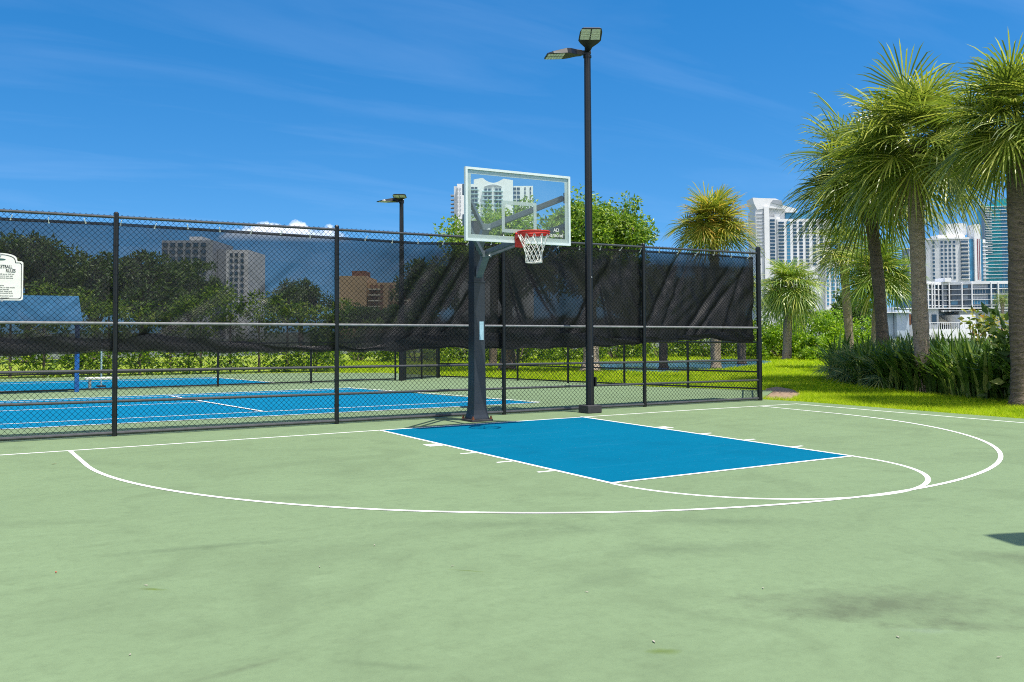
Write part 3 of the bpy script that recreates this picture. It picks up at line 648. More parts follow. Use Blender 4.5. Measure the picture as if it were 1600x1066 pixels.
for j, zz, zr in ((JU, 0.075, 3.50), (JL, 0.075, 3.06)):
    for s in (-1, 1):
        arm('brace', [(j[0]+s*0.05, j[1]+0.02, j[2]), (s*0.86, BY+0.09, zr)], 0.05, 0.085)
        m = MB(); m.box(H(s*0.885, BY+0.055, zr), (0.05, 0.07, 0.16)); obj('mount_bracket', m, 'arm', hoop, bevel=0.004)
    m = MB(); m.box(H(j[0], j[1]-0.005, j[2]), (0.17, 0.08, 0.10)); obj('arm_joint', m, 'arm', hoop, bevel=0.006)
arm('cross_strut', [(0.02, 0.03, 2.72), (0.02, 0.03, 3.05)], 0.05, 0.05)
arm('rim_strut', [(0.02, -0.02, 2.70), (0.0, BY+0.05, 2.80)], 0.06, 0.07)
bb = MB(); bb.box(H(0, BY, BZ+BH/2), (BW-0.05, 0.012, BH-0.05)); board = obj('backboard', bb, 'glass', hoop)
fr = MB(); t_ = 0.035
fr.box(H(0, BY, BZ+t_/2), (BW, 0.05, t_)); fr.box(H(0, BY, BZ+BH-t_/2), (BW, 0.05, t_))
for s in (-1, 1): fr.box(H(s*(BW/2-t_/2), BY, BZ+BH/2), (t_, 0.05, BH-2*t_))
obj('frame', fr, 'alu', board)
def frame_marks(x0, x1, z0, z1, w, y):
    m = MB()
    for a, b, c, d in ((x0, x1, z0, z0+w), (x0, x1, z1-w, z1), (x0, x0+w, z0+w, z1-w), (x1-w, x1, z0+w, z1-w)):
        m.quad(H(a, y, c), H(b, y, c), H(b, y, d), H(a, y, d))
    return m
obj('border_stripe', frame_marks(-BW/2+t_, BW/2-t_, BZ+t_, BZ+BH-t_, 0.062, BY-0.008), 'frost', board, fix=False)
obj('target_square', frame_marks(-0.305, 0.305, BZ+0.15, BZ+0.15+0.47, 0.055, BY-0.008), 'frost', board, fix=False)
tm = text_mesh('Diamond', 0.085); o = obj('maker_mark', tm, 'sign', board); o.rotation_euler = (PI/2, 0, 0); o.location = H(0.63, BY-0.009, BZ+0.125)
tm = text_mesh('AD', 0.075); o = obj('maker_mark', tm, 'sign', board); o.rotation_euler = (PI/2, 0, 0); o.location = H(0.66, BY-0.009, BZ+0.205)
RZ = 2.885; RCX, RCY, RR = 0.0, BY-0.40, 0.232
m = MB(); m.box(H(0, BY-0.025, RZ-0.085), (0.17, 0.03, 0.22)); rimp = obj('rim_plate', m, 'red', hoop, bevel=0.004)
m = MB()
m.tube([H(RCX+RR*math.cos(t), RCY+RR*math.sin(t), RZ) for t in np.linspace(0, 2*PI, 41)], 0.011, 8, cap=False)
m.tube([H(RCX+RR*math.cos(t), RCY+RR*math.sin(t), RZ-0.034) for t in np.linspace(0, 2*PI, 41)], 0.008, 8, cap=False)
# curved skirt between the two rings, and the neck to the plate
vs = []
for t in np.linspace(0, 2*PI, 41): vs += [H(RCX+RR*math.cos(t), RCY+RR*math.sin(t), RZ), H(RCX+RR*math.cos(t), RCY+RR*math.sin(t), RZ-0.034)]
m.add(vs, [(2*i, 2*i+1, 2*i+3, 2*i+2) for i in range(40)])
m.add([H(-0.085, BY-0.04, RZ-0.002), H(0.085, BY-0.04, RZ-0.002), H(0.12, RCY+RR*0.86, RZ-0.002), H(-0.12, RCY+RR*0.86, RZ-0.002),
       H(-0.085, BY-0.04, RZ-0.08), H(0.085, BY-0.04, RZ-0.08), H(0.12, RCY+RR*0.86, RZ-0.034), H(-0.12, RCY+RR*0.86, RZ-0.034)],
      [(0, 1, 2, 3), (7, 6, 5, 4), (0, 3, 7, 4), (1, 5, 6, 2)])
rim = obj('rim', m, 'red', hoop, fix=False)
m = MB(); NL = 12
levels = [(0.03, RR), (0.16, 0.175), (0.235, 0.145), (0.305, 0.124), (0.375, 0.116), (0.44, 0.120)]
def npnt(i, lev, off): 
    dz, r = levels[lev]; a = 2*PI*(i+off)/NL; return H(RCX+r*math.cos(a), RCY+r*math.sin(a), RZ-dz)
for i in range(NL):
    for lv_ in range(5):
        o0 = 0.0 if lv_ % 2 == 0 else 0.5
        p0 = npnt(i, lv_, o0)
        for dd in (0.5, -0.5):
            m.tube([p0, npnt(i, lv_+1, o0+dd)], 0.0046 if lv_ else 0.0055, 5)
    for lv_ in range(1, 6): pass
    m.tube([npnt(i, 5, 0.5), npnt(i, 5, 1.5)], 0.006, 5)
obj('net', m, 'net', hoop, fix=False)

# ------------------------------------------------------------------ light poles
def lamp_head(parent, base, d, tilt, L=0.36, Wd=0.40):
    """flat LED area light reaching out along d from the pole top"""
    d = Vector((d[0], d[1], 0)).normalized(); s = Vector((-d.y, d.x, 0)); e = (d*math.cos(tilt)+Vector((0, 0, 1))*math.sin(tilt)); u = s.cross(e)*-1
    if u.z < 0: u = -u
    b = Vector(base)
    P = lambda a, c, h: tuple(b+e*a+s*c+u*h)
    m = MB()
    secs = [(0.0, 0.10, 0.0, 0.09), (0.10, 0.14, 0.0, 0.10), (0.22, Wd*0.80, 0.0, 0.105), (0.30, Wd, 0.0, 0.10), (0.30+L*0.7, Wd*0.98, 0.0, 0.05), (0.30+L, Wd*0.86, 0.0, 0.022)]
    vs = []
    for a, w, lo, hi in secs:
        vs += [P(a, -w/2, lo), P(a, w/2, lo), P(a, w/2*0.8, hi), P(a, -w/2*0.8, hi)]
    m.add(vs, [(4*i+k, 4*i+(k+1) % 4, 4*i+4+(k+1) % 4, 4*i+4+k) for i in range(len(secs)-1) for k in range(4)]+[(3, 2, 1, 0), tuple(4*(len(secs)-1)+k for k in range(4))])
    h = obj('lamp_head', m, 'pole', parent, bevel=0.004)
    for c in (-1, 1):
        q = MB(); c0, c1 = (0.012, Wd*0.43) if c > 0 else (-Wd*0.43, -0.012)
        q.add([P(0.34, c0, -0.004), P(0.34, c1, -0.004), P(0.28+L, c1*0.9, -0.004), P(0.28+L, c0, -0.004)], [(0, 1, 2, 3)])
        lens = obj('lens', q, 'led', h, fix=False)
        g = MB()
        for i in range(1, 6):
            a = 0.34+(L-0.06)*i/6
            g.add([P(a-0.006, c0+0.01*c, -0.007), P(a-0.006, c1-0.02*c, -0.007), P(a+0.006, c1-0.02*c, -0.007), P(a+0.006, c0+0.01*c, -0.007)], [(0, 1, 2, 3)])
        obj('diode_row', g, 'diode', lens, fix=False)
    k = MB(); k.bar(tuple(b-e*0.16+u*0.045), tuple(b+e*0.06+u*0.045), 0.08, 0.07); obj('bracket', k, 'pole', h)
    return h
def light_pole(name, label, x, y, top, dirs, r0=0.075, r1=0.06, group=None, base=True):
    t = thing(name, label, 'light pole', (x, y, 0), 0, group)
    m = MB(); m.tube([(0, 0, 0.0), (0, 0, top*0.5), (0, 0, top)], [r0, (r0+r1)/2, r1], 16); obj('pole', m, 'pole', t)
    if base:
        m = MB(); m.box((0, 0, 0.07), (0.30, 0.30, 0.14)); obj('base_block', m, 'concrete', t, bevel=0.012)
        m = MB(); m.box((r0+0.012, -0.02, 0.55), (0.03, 0.10, 0.16)); obj('hand_hole_cover', m, 'pole', t, bevel=0.004)
        for z in (1.0, 2.4):
            m = MB(); m.tube([(0, -r0+0.004, z), (0, -r0-0.006, z)], 0.012, 8); obj('screw', m, 'steel', t)
    m = MB(); m.tube([(0, 0, top-0.05), (0, 0, top+0.18)], r1*0.8, 12); m.tube([(0, 0, top-0.02), (0, 0, top+0.02)], r1*1.25, 12); obj('tenon', m, 'pole', t)
    for d, tilt, dz in dirs: lamp_head(t, (d[0]*0.10, d[1]*0.10, top+dz), d, tilt)
    for a in range(4):
        m = MB(); m.tube([(r1*0.75*math.cos(a*1.57), r1*0.75*math.sin(a*1.57), top+0.09), (r1*1.25*math.cos(a*1.57), r1*1.25*math.sin(a*1.57), top+0.09)], 0.014, 8); obj('clamp_bolt', m, 'steel', t)
    return t
light_pole('light_pole', 'tall black court light pole with two flat lamp heads beside the basketball hoop', 2.50, 0.66, 6.36, [((-0.50, -0.87), R(17), 0.08), ((-0.92, 0.38), R(-4), 0.02)])
light_pole('light_pole', 'smaller looking black light pole rising behind the windscreen left of the hoop', 4.23, 12.43, 5.28, [((-0.5, -0.85), R(6), 0.06), ((-0.95, -0.1), R(-2), 0.0)], 0.085, 0.06, base=False)
light_pole('light_pole', 'black court light pole right of the picture whose lamp shadow falls on the court', 0.33, -11.30, 6.36, [((-0.93, 0.36), R(3), 0.0)])

# ------------------------------------------------------------------ lower fences of the tennis courts
def low_fence(name, label, pts, h, mids, step=2.6, mesh=True, pr=0.03):
    t = thing(name, label, 'fence', (pts[0][0], pts[0][1], 0)); o = Vector(pts[0])
    for a, b in zip(pts[:-1], pts[1:]):
        a = Vector(a)-o; b = Vector(b)-o; L = (b-a).length; n = max(1, round(L/step)); d = (b-a)/L
        for i in range(n+1):
            if i == 0 and tuple(a) != (0, 0): continue
            q = a+d*(L*i/n); m = MB(); m.tube([(q.x, q.y, -0.02), (q.x, q.y, h+0.03)], pr, 10); obj('fence_post', m, 'black', t)
        for z in [0.05]+mids+[h]:
            m = MB(); m.tube([(a.x, a.y, z), (b.x, b.y, z)], 0.02, 8); obj('fence_rail', m, 'black', t)
        if mesh:
            Vz, Fz = zigzag(0, L, 0.03, h, 0.09, 0.003, 0); an = math.atan2(d.y, d.x); X0 = Vz[:, 0].copy(); Y0 = Vz[:, 1]+0.03
            Vz[:, 0] = a.x+X0*math.cos(an)-Y0*math.sin(an); Vz[:, 1] = a.y+X0*math.sin(an)+Y0*math.cos(an)
            obj('chain_link', np_mesh('chain_link', Vz, Fz), 'wire', t)
    return t
low_fence('low_fence', 'low black chain link fence dividing the two blue tennis courts', [(-12, 12.9), (-6.2, 12.7), (4.1, 12.6)], 1.15, [0.45], 2.3)
low_fence('low_fence', 'low black chain link fence between the tennis court and the lawn by the canal', [(5.9, 13.3), (7.0, 10.4), (7.95, 6.6), (9.3, 3.2), (7.12, 1.06)], 1.15, [0.45], 2.3)
gt = thing('fence_gate', 'dark mesh gate beside the far light pole at the end of the dividing fence', 'gate', (4.45, 12.65, 0), 0.42)
m = MB(); m.box((0.75, 0.0, 0.62), (1.46, 0.006, 1.14)); obj('mesh_panel', m, 'farmesh', gt)
for x in (0, 0.75, 1.5):
    m = MB(); m.tube([(x, 0, 0), (x, 0, 1.25)], 0.03, 10); obj('gate_post', m, 'black', gt)
for z in (0.05, 1.2):
    m = MB(); m.tube([(0, 0, z), (1.5, 0, z)], 0.02, 8); obj('gate_rail', m, 'black', gt)

# things on the tennis courts
sh = thing('shade_shelter', 'blue canopy shelter on a blue post standing on the tennis courts', 'shelter', (-4.52, 12.45, 0))
m = MB(); m.box((0, 0, 0.97), (0.10, 0.10, 1.94)); obj('post', m, 'bluepaint', sh, bevel=0.005)
m = MB(); m.box((-2.6, 0, 0.97), (0.10, 0.10, 1.94)); obj('post', m, 'bluepaint', sh, bevel=0.005)
m = MB(); m.add([(-2.8, -0.35, 1.72), (0.08, -0.35, 1.72), (0.08, 0.5, 2.36), (-2.8, 0.5, 2.36), (-2.8, -0.35, 1.75), (0.08, -0.35, 1.75), (0.08, 0.5, 2.39), (-2.8, 0.5, 2.39)],
             [(3, 2, 1, 0), (4, 5, 6, 7), (0, 1, 5, 4), (1, 2, 6, 5), (2, 3, 7, 6), (3, 0, 4, 7)]); obj('canopy', m, 'canvas', sh)
bn = thing('low_bench', 'low white plank bench standing on the far blue tennis court', 'bench', (-3.78, 13.7, 0))
m = MB(); m.box((0, 0, 0.27), (0.80, 0.30, 0.045)); obj('seat', m, 'white', bn, bevel=0.006)
for s in (-1, 1):
    m = MB(); m.box((s*0.3, 0, 0.125), (0.05, 0.26, 0.246)); obj('leg', m, 'steel', bn)
st = thing('thin_post', 'thin pale blue post standing behind the low white bench', 'post', (-3.72, 14.3, 0))
m = MB(); m.tube([(0, 0, 0), (0, 0, 1.35)], 0.022, 8); obj('shaft', m, 'rail', st)
m = MB(); m.tube([(0, 0, 0), (0, 0, 0.05)], 0.12, 14); obj('foot', m, 'concrete', st)

# ------------------------------------------------------------------ vegetation builders
def leaves(centers, dirs, size, wid, r, bend=0.25):
    """one folded pointed leaf per centre (two quads sharing the midrib)"""
    n = len(centers); d = dirs/np.linalg.norm(dirs, axis=1, keepdims=True)
    t = r.normal(size=(n, 3)); s = np.cross(d, t); s /= np.linalg.norm(s, axis=1, keepdims=True)+1e-9; u = np.cross(s, d)
    L = size*r.uniform(0.6, 1.3, (n, 1)); W = wid*r.uniform(0.7, 1.2, (n, 1))/2
    V = np.zeros((n, 4, 3)); V[:, 0] = centers; V[:, 1] = centers+d*L*0.45+s*W+u*W*0.5; V[:, 2] = centers+d*L-u*L*bend*0.5; V[:, 3] = centers+d*L*0.45-s*W+u*W*0.5
    return V
def leaf_mesh(name, Vs):
    V = np.concatenate(Vs).reshape(-1, 3); n = len(V)//4; b = np.arange(n)*4
    Ft = np.stack([np.stack([b, b+1, b+2], 1), np.stack([b, b+2, b+3], 1)], 1).reshape(-1, 3)
    return np_mesh(name, V, Ft)
def clump_leaves(cs, rad, per, size, wid, r, out=0.6):
    res = []
    for c, rd in zip(cs, rad):
        k = max(4, int(per*r.uniform(0.7, 1.3))); v = r.normal(size=(k, 3)); v /= np.linalg.norm(v, axis=1, keepdims=True)
        p = np.array(c)+v*(rd*r.uniform(0.25, 1.0, (k, 1))**0.6)*np.array([1, 1, 0.75]); d = v*out+r.normal(size=(k, 3))*0.55+np.array([0, 0, -0.15])
        res.append(leaves(p, d, size, wid, r))
    return res
def broad_tree(name, label, x, y, h, rx, base_h, seed, leafmat='leaf', bark='barkd', nclump=130, per=85, size=0.17, trunk_r=0.22, group=None, lean=(0, 0), ry=None):
    r = np.random.default_rng(seed); t = thing(name, label, 'tree', (x, y, -0.03), 0, group); ry = ry or rx
    m = MB(); m.tube([(0, 0, 0), (0.02, 0.03, 0.12), (0.03, 0, 0.5), (lean[0]*0.4, lean[1]*0.4, base_h*0.7), (lean[0], lean[1], base_h*1.15)], [trunk_r*1.8, trunk_r*1.3, trunk_r, trunk_r*0.85, trunk_r*0.6], 12)
    tr = obj('trunk', m, bark, t, smooth=True)
    cz = (h+base_h)/2; rz = (h-base_h)/2; cs = []; rad = []
    bm_ = MB()
    lobes = [(r.uniform(-0.6, 0.6)*rx, r.uniform(-0.6, 0.6)*ry, cz+r.uniform(-0.45, 0.5)*rz, r.uniform(0.26, 0.50)) for _ in range(13)]
    lobes.append((0, 0, h-rz*0.6, 0.6)); lobes.append((-rx*0.55, 0, cz-rz*0.15, 0.5)); lobes.append((rx*0.55, 0, cz-rz*0.1, 0.5))
    for _ in range(nclump):
        lx_, ly_, lz_, k = lobes[r.integers(len(lobes))]; v = r.normal(size=3); v /= np.linalg.norm(v)
        q = r.uniform(0.55, 1.0); c = (lx_+v[0]*rx*k*q, ly_+v[1]*ry*k*q, lz_+v[2]*rz*k*q*1.1)
        if c[2] > h-0.1: c = (c[0], c[1], h-r.uniform(0.1, 0.5))
        cs.append(c); rad.append(r.uniform(0.28, 0.62)*min(1.0, rx/3+0.3))
    for c in lobes:
        a = Vector((lean[0], lean[1], base_h*0.9)); b = Vector((c[0], c[1], c[2])); md = a.lerp(b, 0.5)+Vector((0, 0, 0.25))
        bm_.tube([a, md, b], [trunk_r*0.5, trunk_r*0.3, trunk_r*0.12], 7)
    for c in cs[::3]:
        l = min(lobes, key=lambda q: (q[0]-c[0])**2+(q[1]-c[1])**2+(q[2]-c[2])**2); bm_.tube([l[:3], c], [trunk_r*0.12, 0.012], 5, cap=False)
    obj('branches', bm_, bark, t, fix=False)
    obj('crown', leaf_mesh('crown', clump_leaves(cs, rad, per, size, size*0.45, r)), leafmat, t)
    return t
def shrub(name, label, x, y, rx, ry, h, seed, leafmat='mangrove', n=60, per=70, size=0.13, group=None, cat='shrub', rz=0.0, zbias=0.0):
    r = np.random.default_rng(seed); t = thing(name, label, cat, (x, y, -0.03), rz, group)
    cs, rad = [], []
    for _ in range(n):
        a = r.uniform(0, 2*PI); q = r.uniform(0, 1)**0.5; z = r.uniform(0.08, 1)
        k = math.sqrt(max(0.05, 1-(z*0.92)**2.4)); e = r.uniform(0.8, 1.08)
        cs.append((rx*k*math.cos(a)*(0.55+0.45*q)*e, ry*k*math.sin(a)*(0.55+0.45*q)*e, h*z*e*0.92)); rad.append(r.uniform(0.22, 0.42)*min(1.2, h/2.2))
    st_ = MB()
    for i in range(7):
        a = i*0.9+seed; st_.tube([(0.1*math.cos(a), 0.1*math.sin(a), 0), (rx*0.35*math.cos(a), ry*0.35*math.sin(a), h*0.45), (rx*0.6*math.cos(a), ry*0.6*math.sin(a), h*0.75)], [0.035, 0.025, 0.01], 6)
    obj('stems', st_, 'barkd', t, fix=False)
    obj('foliage', leaf_mesh('foliage', clump_leaves(cs, rad, per, size, size*0.5, r, 0.9)), leafmat, t)
    return t

def fan_crown(seed, n, Rr, mat_seg=30, low=-55, droop=0.5, petf=0.46, wk=1.0):
    """costapalmate fronds spread through a ball: list of strip vertices, 3 faces per leaf segment"""
    r = random.Random(seed); m = MB()
    Zv = Vector((0, 0, 1))
    for i in range(n):
        f = (i+0.5)/n; el = R(80-(80-low)*f**0.82+r.uniform(-9, 9)); az_ = i*2.39996+r.uniform(-0.25, 0.25)
        d = Vector((math.cos(el)*math.cos(az_), math.cos(el)*math.sin(az_), math.sin(el)))
        s = Vector((-math.sin(az_), math.cos(az_), 0)); s = (s+Zv*r.uniform(-0.35, 0.35)).normalized(); u = d.cross(s)
        if u.z < 0: u = -u
        pl = Rr*petf*r.uniform(0.5, 1.15)*(1.0 if el > R(-20) else 0.85); bl = Rr*(1-petf)*r.uniform(0.92, 1.2)
        sag = 0.10*pl*(1 if el < R(60) else 0.3)
        p0 = d*0.10; p1 = d*(pl*0.55)-Zv*sag*0.3; p2 = d*pl-Zv*sag
        w = 0.018
        m.add([p0-s*w, p0+s*w, p1+s*w*0.7, p1-s*w*0.7, p2+s*w*0.6, p2-s*w*0.6], [(0, 1, 2, 3), (3, 2, 4, 5)])
        dd = (p2-p1).normalized(); ns = mat_seg
        rc = R(r.uniform(8, 48))*max(0.15, math.cos(el-R(5)))
        dd = (dd*math.cos(rc)-u*math.sin(rc)).normalized(); u = s.cross(dd); u = -u if u.dot(d) < 0 and el < R(70) else u
        for k in range(ns):
            q = (k+0.5)/ns*2-1; th = q*R(142); fold = 0.45*abs(math.sin(th))
            a = (dd*math.cos(th)+s*math.sin(th)+u*fold*0.6).normalized()
            root = p2+dd*(bl*0.16*(1-abs(q)))
            L = bl*(1-0.38*abs(q)**2)*r.uniform(0.85, 1.1); dr = droop*L*r.uniform(0.5, 1.4)
            sw = (a.cross(u)); sw = sw.normalized() if sw.length > 1e-4 else s
            sw = (sw+u*r.uniform(-0.5, 0.5)).normalized()
            pts = [root, root+a*(L*0.45)-Zv*dr*0.10, root+a*(L*0.78)-Zv*dr*0.42, root+a*(L*0.98)-Zv*dr*0.95]
            ws = [0.008, 0.0165, 0.0115, 0.0]; ws = [x*Rr/2.0*wk for x in ws]
            vs = []
            for p, w_ in zip(pts[:3], ws[:3]): vs += [p-sw*w_, p+sw*w_]
            vs.append(pts[3])
            m.add(vs, [(0, 1, 3, 2), (2, 3, 5, 4), (4, 5, 6)])
    return m
CROWNS = {}
def palm(label, x, y, trunk_h, tr, Rr, seed, mat='palm', bark='bark', n=58, lean=(0, 0), seg=30, droop=0.55, low=-40, rz=None, group='sabal palms', dead=4, petf=0.46, wk=1.0):
    t = thing('sabal_palm', label, 'palm tree', (x, y, -0.03), 0, group); r = random.Random(seed)
    m = MB(); pts, rs = [], []
    for i in range(45):
        f = i/44; pts.append((lean[0]*f**1.4+0.015*math.sin(f*9+seed), lean[1]*f**1.4+0.015*math.cos(f*7+seed), trunk_h*f))
        rs.append(tr*(1.30-7*f if f < 0.04 else 1.0-0.10*f+0.04*math.sin(f*17+seed)+r.uniform(-0.045, 0.045)) if f < 0.86 else tr*(0.98+0.25*(f-0.86)/0.14))
    m.tube(pts, rs, 16); obj('trunk', m, bark, t, smooth=True)
    b = MB(); top = Vector((lean[0], lean[1], trunk_h))   # cut leaf bases under the crown
    for i in range(26):
        a = i*2.4; z = -0.55*(i/26)*min(1, Rr/1.6); c = top+Vector((math.cos(a)*tr*0.8, math.sin(a)*tr*0.8, z)); e = c+Vector((math.cos(a)*tr*0.75, math.sin(a)*tr*0.75, 0.20))
        b.bar(c, e, 0.055, 0.02)
    obj('leaf_bases', b, bark, t, fix=False)
    me = fan_crown(seed, n, Rr, seg, low, droop, petf, wk).mesh('crown')
    o = obj('crown', me, mat, t, loc=(lean[0], lean[1], trunk_h+0.05))
    if dead:
        dm = fan_crown(seed+50, dead, Rr*0.85, 20, -80, 1.0); dme = MB()
        dme.v = [(v[0]*0.55, v[1]*0.55, -abs(v[2])*0.75-0.05) for v in dm.v]; dme.f = dm.f
        q = obj('dead_fronds', dme, 'drygrass', t, loc=(lean[0], lean[1], trunk_h-0.05), fix=False)
    return t

# ------------------------------------------------------------------ palms
def palm_at(label, u, D, vtop, vcen, tr, seed, u_c=None, Rpx=None, **kw):
    p = spot(u, D); hc = lift(vcen, D); Rr = Rpx*MPX(D)*1.10
    lean = (0, 0)
    if u_c is not None:
        dx = (u_c-u)*MPX(D); lean = (RX.x*dx, RX.y*dx)
    return palm(label, p.x, p.y, hc, tr, Rr, seed, lean=lean, **kw)
palm_at('big sabal palm with pale stout trunk rising from the strap leaf bed near the court', 1440, 21.6, 80, 236, 0.18, 3, 1430, 148, n=54, seg=44, droop=0.22, low=-34)
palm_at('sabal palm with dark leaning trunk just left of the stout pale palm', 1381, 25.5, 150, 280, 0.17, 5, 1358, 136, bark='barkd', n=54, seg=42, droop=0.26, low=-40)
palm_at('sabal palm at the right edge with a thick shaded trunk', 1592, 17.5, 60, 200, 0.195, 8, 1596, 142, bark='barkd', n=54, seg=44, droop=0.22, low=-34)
palm_at('golden orange sabal palm rising behind the fence near its corner', 1118, 34.5, 295, 352, 0.19, 11, 1116, 70, mat='palm_gold', n=62, seg=28, low=-38, droop=0.2, dead=3, wk=1.45)
palm_at('small lime green sabal palm standing on the lawn just right of the fence corner', 1228, 45.0, 398, 455, 0.22, 13, 1234, 58, mat='palm_lime', n=66, seg=28, droop=0.45, low=-50, wk=1.5)
palm_at('yellow green sabal palm glimpsed between the dark trunk and the pale stout trunk', 1366, 31.0, 370, 430, 0.17, 17, 1374, 72, mat='palm_lime', n=52, seg=30, droop=0.24, low=-45, wk=1.3)
palm_at('shaded sabal palm with slim trunk left of the dark leaning palm', 1327, 34.0, 330, 395, 0.16, 19, 1318, 62, mat='palm', n=44, seg=28, droop=0.35)
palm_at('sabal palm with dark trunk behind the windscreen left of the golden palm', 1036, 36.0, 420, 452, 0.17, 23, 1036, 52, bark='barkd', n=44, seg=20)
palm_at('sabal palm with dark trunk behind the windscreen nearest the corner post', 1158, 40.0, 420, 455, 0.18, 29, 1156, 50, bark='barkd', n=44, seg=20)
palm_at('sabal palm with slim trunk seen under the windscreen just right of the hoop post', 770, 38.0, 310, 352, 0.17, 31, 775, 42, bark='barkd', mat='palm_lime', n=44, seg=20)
palm_at('small coconut coloured palm in front of the white balcony building', 1566, 95.0, 458, 472, 0.18, 37, 1566, 20, mat='palm_lime', n=30, seg=12, droop=0.9, dead=0)

# ------------------------------------------------------------------ broad trees and shrubs
def tree_at(label, u, D, vtop, vbase, halfpx, seed, **kw):
    p = spot(u, D); return broad_tree('broad_tree', label, p.x, p.y, lift(vtop, D), halfpx*MPX(D), lift(vbase, D), seed, **kw)
tree_at('bushy green tree with pale flared trunk behind the light pole', 922, 32.5, 298, 470, 93, 41, bark='barkp', nclump=230, per=85, size=0.16, trunk_r=0.28, group='broad leaved trees')
tree_at('bushy green tree with dark trunk seen through the glass backboard', 792, 34.0, 318, 470, 120, 43, nclump=230, per=85, size=0.16, trunk_r=0.26, group='broad leaved trees')
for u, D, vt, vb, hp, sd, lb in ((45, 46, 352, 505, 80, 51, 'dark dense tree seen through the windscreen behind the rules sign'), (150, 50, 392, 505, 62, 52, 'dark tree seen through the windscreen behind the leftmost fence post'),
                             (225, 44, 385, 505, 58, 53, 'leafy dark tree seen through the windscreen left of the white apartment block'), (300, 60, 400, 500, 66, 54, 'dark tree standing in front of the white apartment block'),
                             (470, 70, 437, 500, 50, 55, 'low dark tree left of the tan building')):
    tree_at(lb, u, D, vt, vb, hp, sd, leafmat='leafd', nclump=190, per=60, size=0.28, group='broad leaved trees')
# clipped hedge beyond the far tennis court
r = np.random.default_rng(99); cs, rad = [], []
for _ in range(520):
    x = r.uniform(-16, 5.5); y = 21.9-0.09*max(0, x+3)**1.3+r.uniform(-0.4, 0.6); z = r.uniform(0.1, 2.85)
    cs.append((x+16, y-22, z*(0.95+0.1*math.sin(x)))); rad.append(r.uniform(0.25, 0.42))
hd = thing('hedge', 'tall leafy hedge running behind the far tennis court', 'hedge', (-16, 22, 0))
obj('foliage', leaf_mesh('foliage', clump_leaves(cs, rad, 48, 0.15, 0.08, r, 0.9)), 'hedge', hd)
mass = MB()
for x in np.arange(-15.5, 5.0, 1.0): mass.tube([(x+16, -0.05-0.09*max(0, x+3)**1.3, 0), (x+16, -0.09*max(0, x+3)**1.3, 2.0)], [0.05, 0.03], 6)
obj('stems', mass, 'barkd', hd, fix=False)
# mangrove bank across the water
k = 0
for u, D, hp, vt in ((560, 46, 60, 500), (650, 44, 55, 500), (730, 45, 55, 500), (810, 43, 55, 495), (890, 46, 50, 500), (960, 48, 52, 500), (1030, 50, 55, 497), (1100, 50, 52, 495), (1165, 50, 48, 495)):
    p = spot(u, D); k += 1
    shrub('mangrove_bush', 'leafy bright green bush in the bank across the canal behind the fence', p.x, p.y, hp*MPX(D)*1.25, 1.6, lift(vt, D), 200+k, 'hedge', 70, 60, 0.17, group='bushes across the canal', rz=YAW)
for u, D, hp, vt, lb in ((1215, 49, 48, 508, 'bright green bush behind the small lime palm'), (1268, 50, 52, 486, 'tall bright green bush right of the small lime palm'),
                         (1330, 52, 46, 500, 'bright green bush behind the slim shaded palm trunk'), (1300, 44, 42, 530, 'low yellow green bush at the edge of the lawn beside the palmettos')):
    p = spot(u, D); k += 1
    shrub('mangrove_bush', lb, p.x, p.y, hp*MPX(D)*1.2, 1.8, lift(vt, D), 300+k, 'mangrove', 85, 75, 0.17, rz=YAW)
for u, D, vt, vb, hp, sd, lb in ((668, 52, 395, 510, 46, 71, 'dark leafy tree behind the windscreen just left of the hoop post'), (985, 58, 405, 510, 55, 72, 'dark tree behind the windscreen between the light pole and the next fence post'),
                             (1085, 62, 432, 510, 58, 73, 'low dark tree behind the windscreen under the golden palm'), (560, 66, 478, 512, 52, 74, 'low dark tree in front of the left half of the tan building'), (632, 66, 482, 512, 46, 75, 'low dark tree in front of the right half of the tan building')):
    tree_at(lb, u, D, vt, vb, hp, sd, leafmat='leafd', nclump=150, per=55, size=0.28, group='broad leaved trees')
p = spot(1336, 75); broad_tree('broad_tree', 'dark distant tree between the slim palm trunks', p.x, p.y, lift(455, 75), 40*MPX(75), 1.2, 61, 'leafd', nclump=70, per=50, size=0.35, group='broad leaved trees')

# strap leaf bed under the palms
def strap_clump(seed, n=64, h=1.05):
    r = random.Random(seed); m = MB(); Zv = Vector((0, 0, 1))
    for i in range(n):
        a = r.uniform(0, 2*PI); b = Vector((r.uniform(-0.22, 0.22), r.uniform(-0.22, 0.22), 0)); o = Vector((math.cos(a), math.sin(a), 0)); s = Vector((-o.y, o.x, 0))
        L = h*r.uniform(0.65, 1.15); out = r.uniform(0.15, 0.85); w = r.uniform(0.026, 0.046); tw = r.uniform(-0.4, 0.4)
        pts = []
        for k in range(5):
            t = k/4; pts.append(b+o*(L*out*t**1.5)+Zv*(L*(t-0.42*out*t*t*1.25)))
        vs = []
        for k, p in enumerate(pts[:-1]):
            ww = w*(0.7, 1.0, 0.95, 0.6)[k]; ss = (s+Zv*tw*k/4).normalized(); vs += [p-ss*ww, p+ss*ww]
        vs.append(pts[-1]); m.add(vs, [(0, 1, 3, 2), (2, 3, 5, 4), (4, 5, 7, 6), (6, 7, 8)])
    return m
def palmetto_clump(seed):
    m = fan_crown(seed, 16, 0.95, 18, 5, 0.35, 0.5); m.v = [(v[0], v[1], v[2]+0.25) for v in m.v]; return m
protos = [strap_clump(i, 44, 1.30+0.06*i).mesh('foliage') for i in range(4)]
for me in protos: me.materials.append(M['strap'])
pal_p = [palmetto_clump(70+i).mesh('foliage') for i in range(2)]
for me in pal_p: me.materials.append(M['palmetto'])
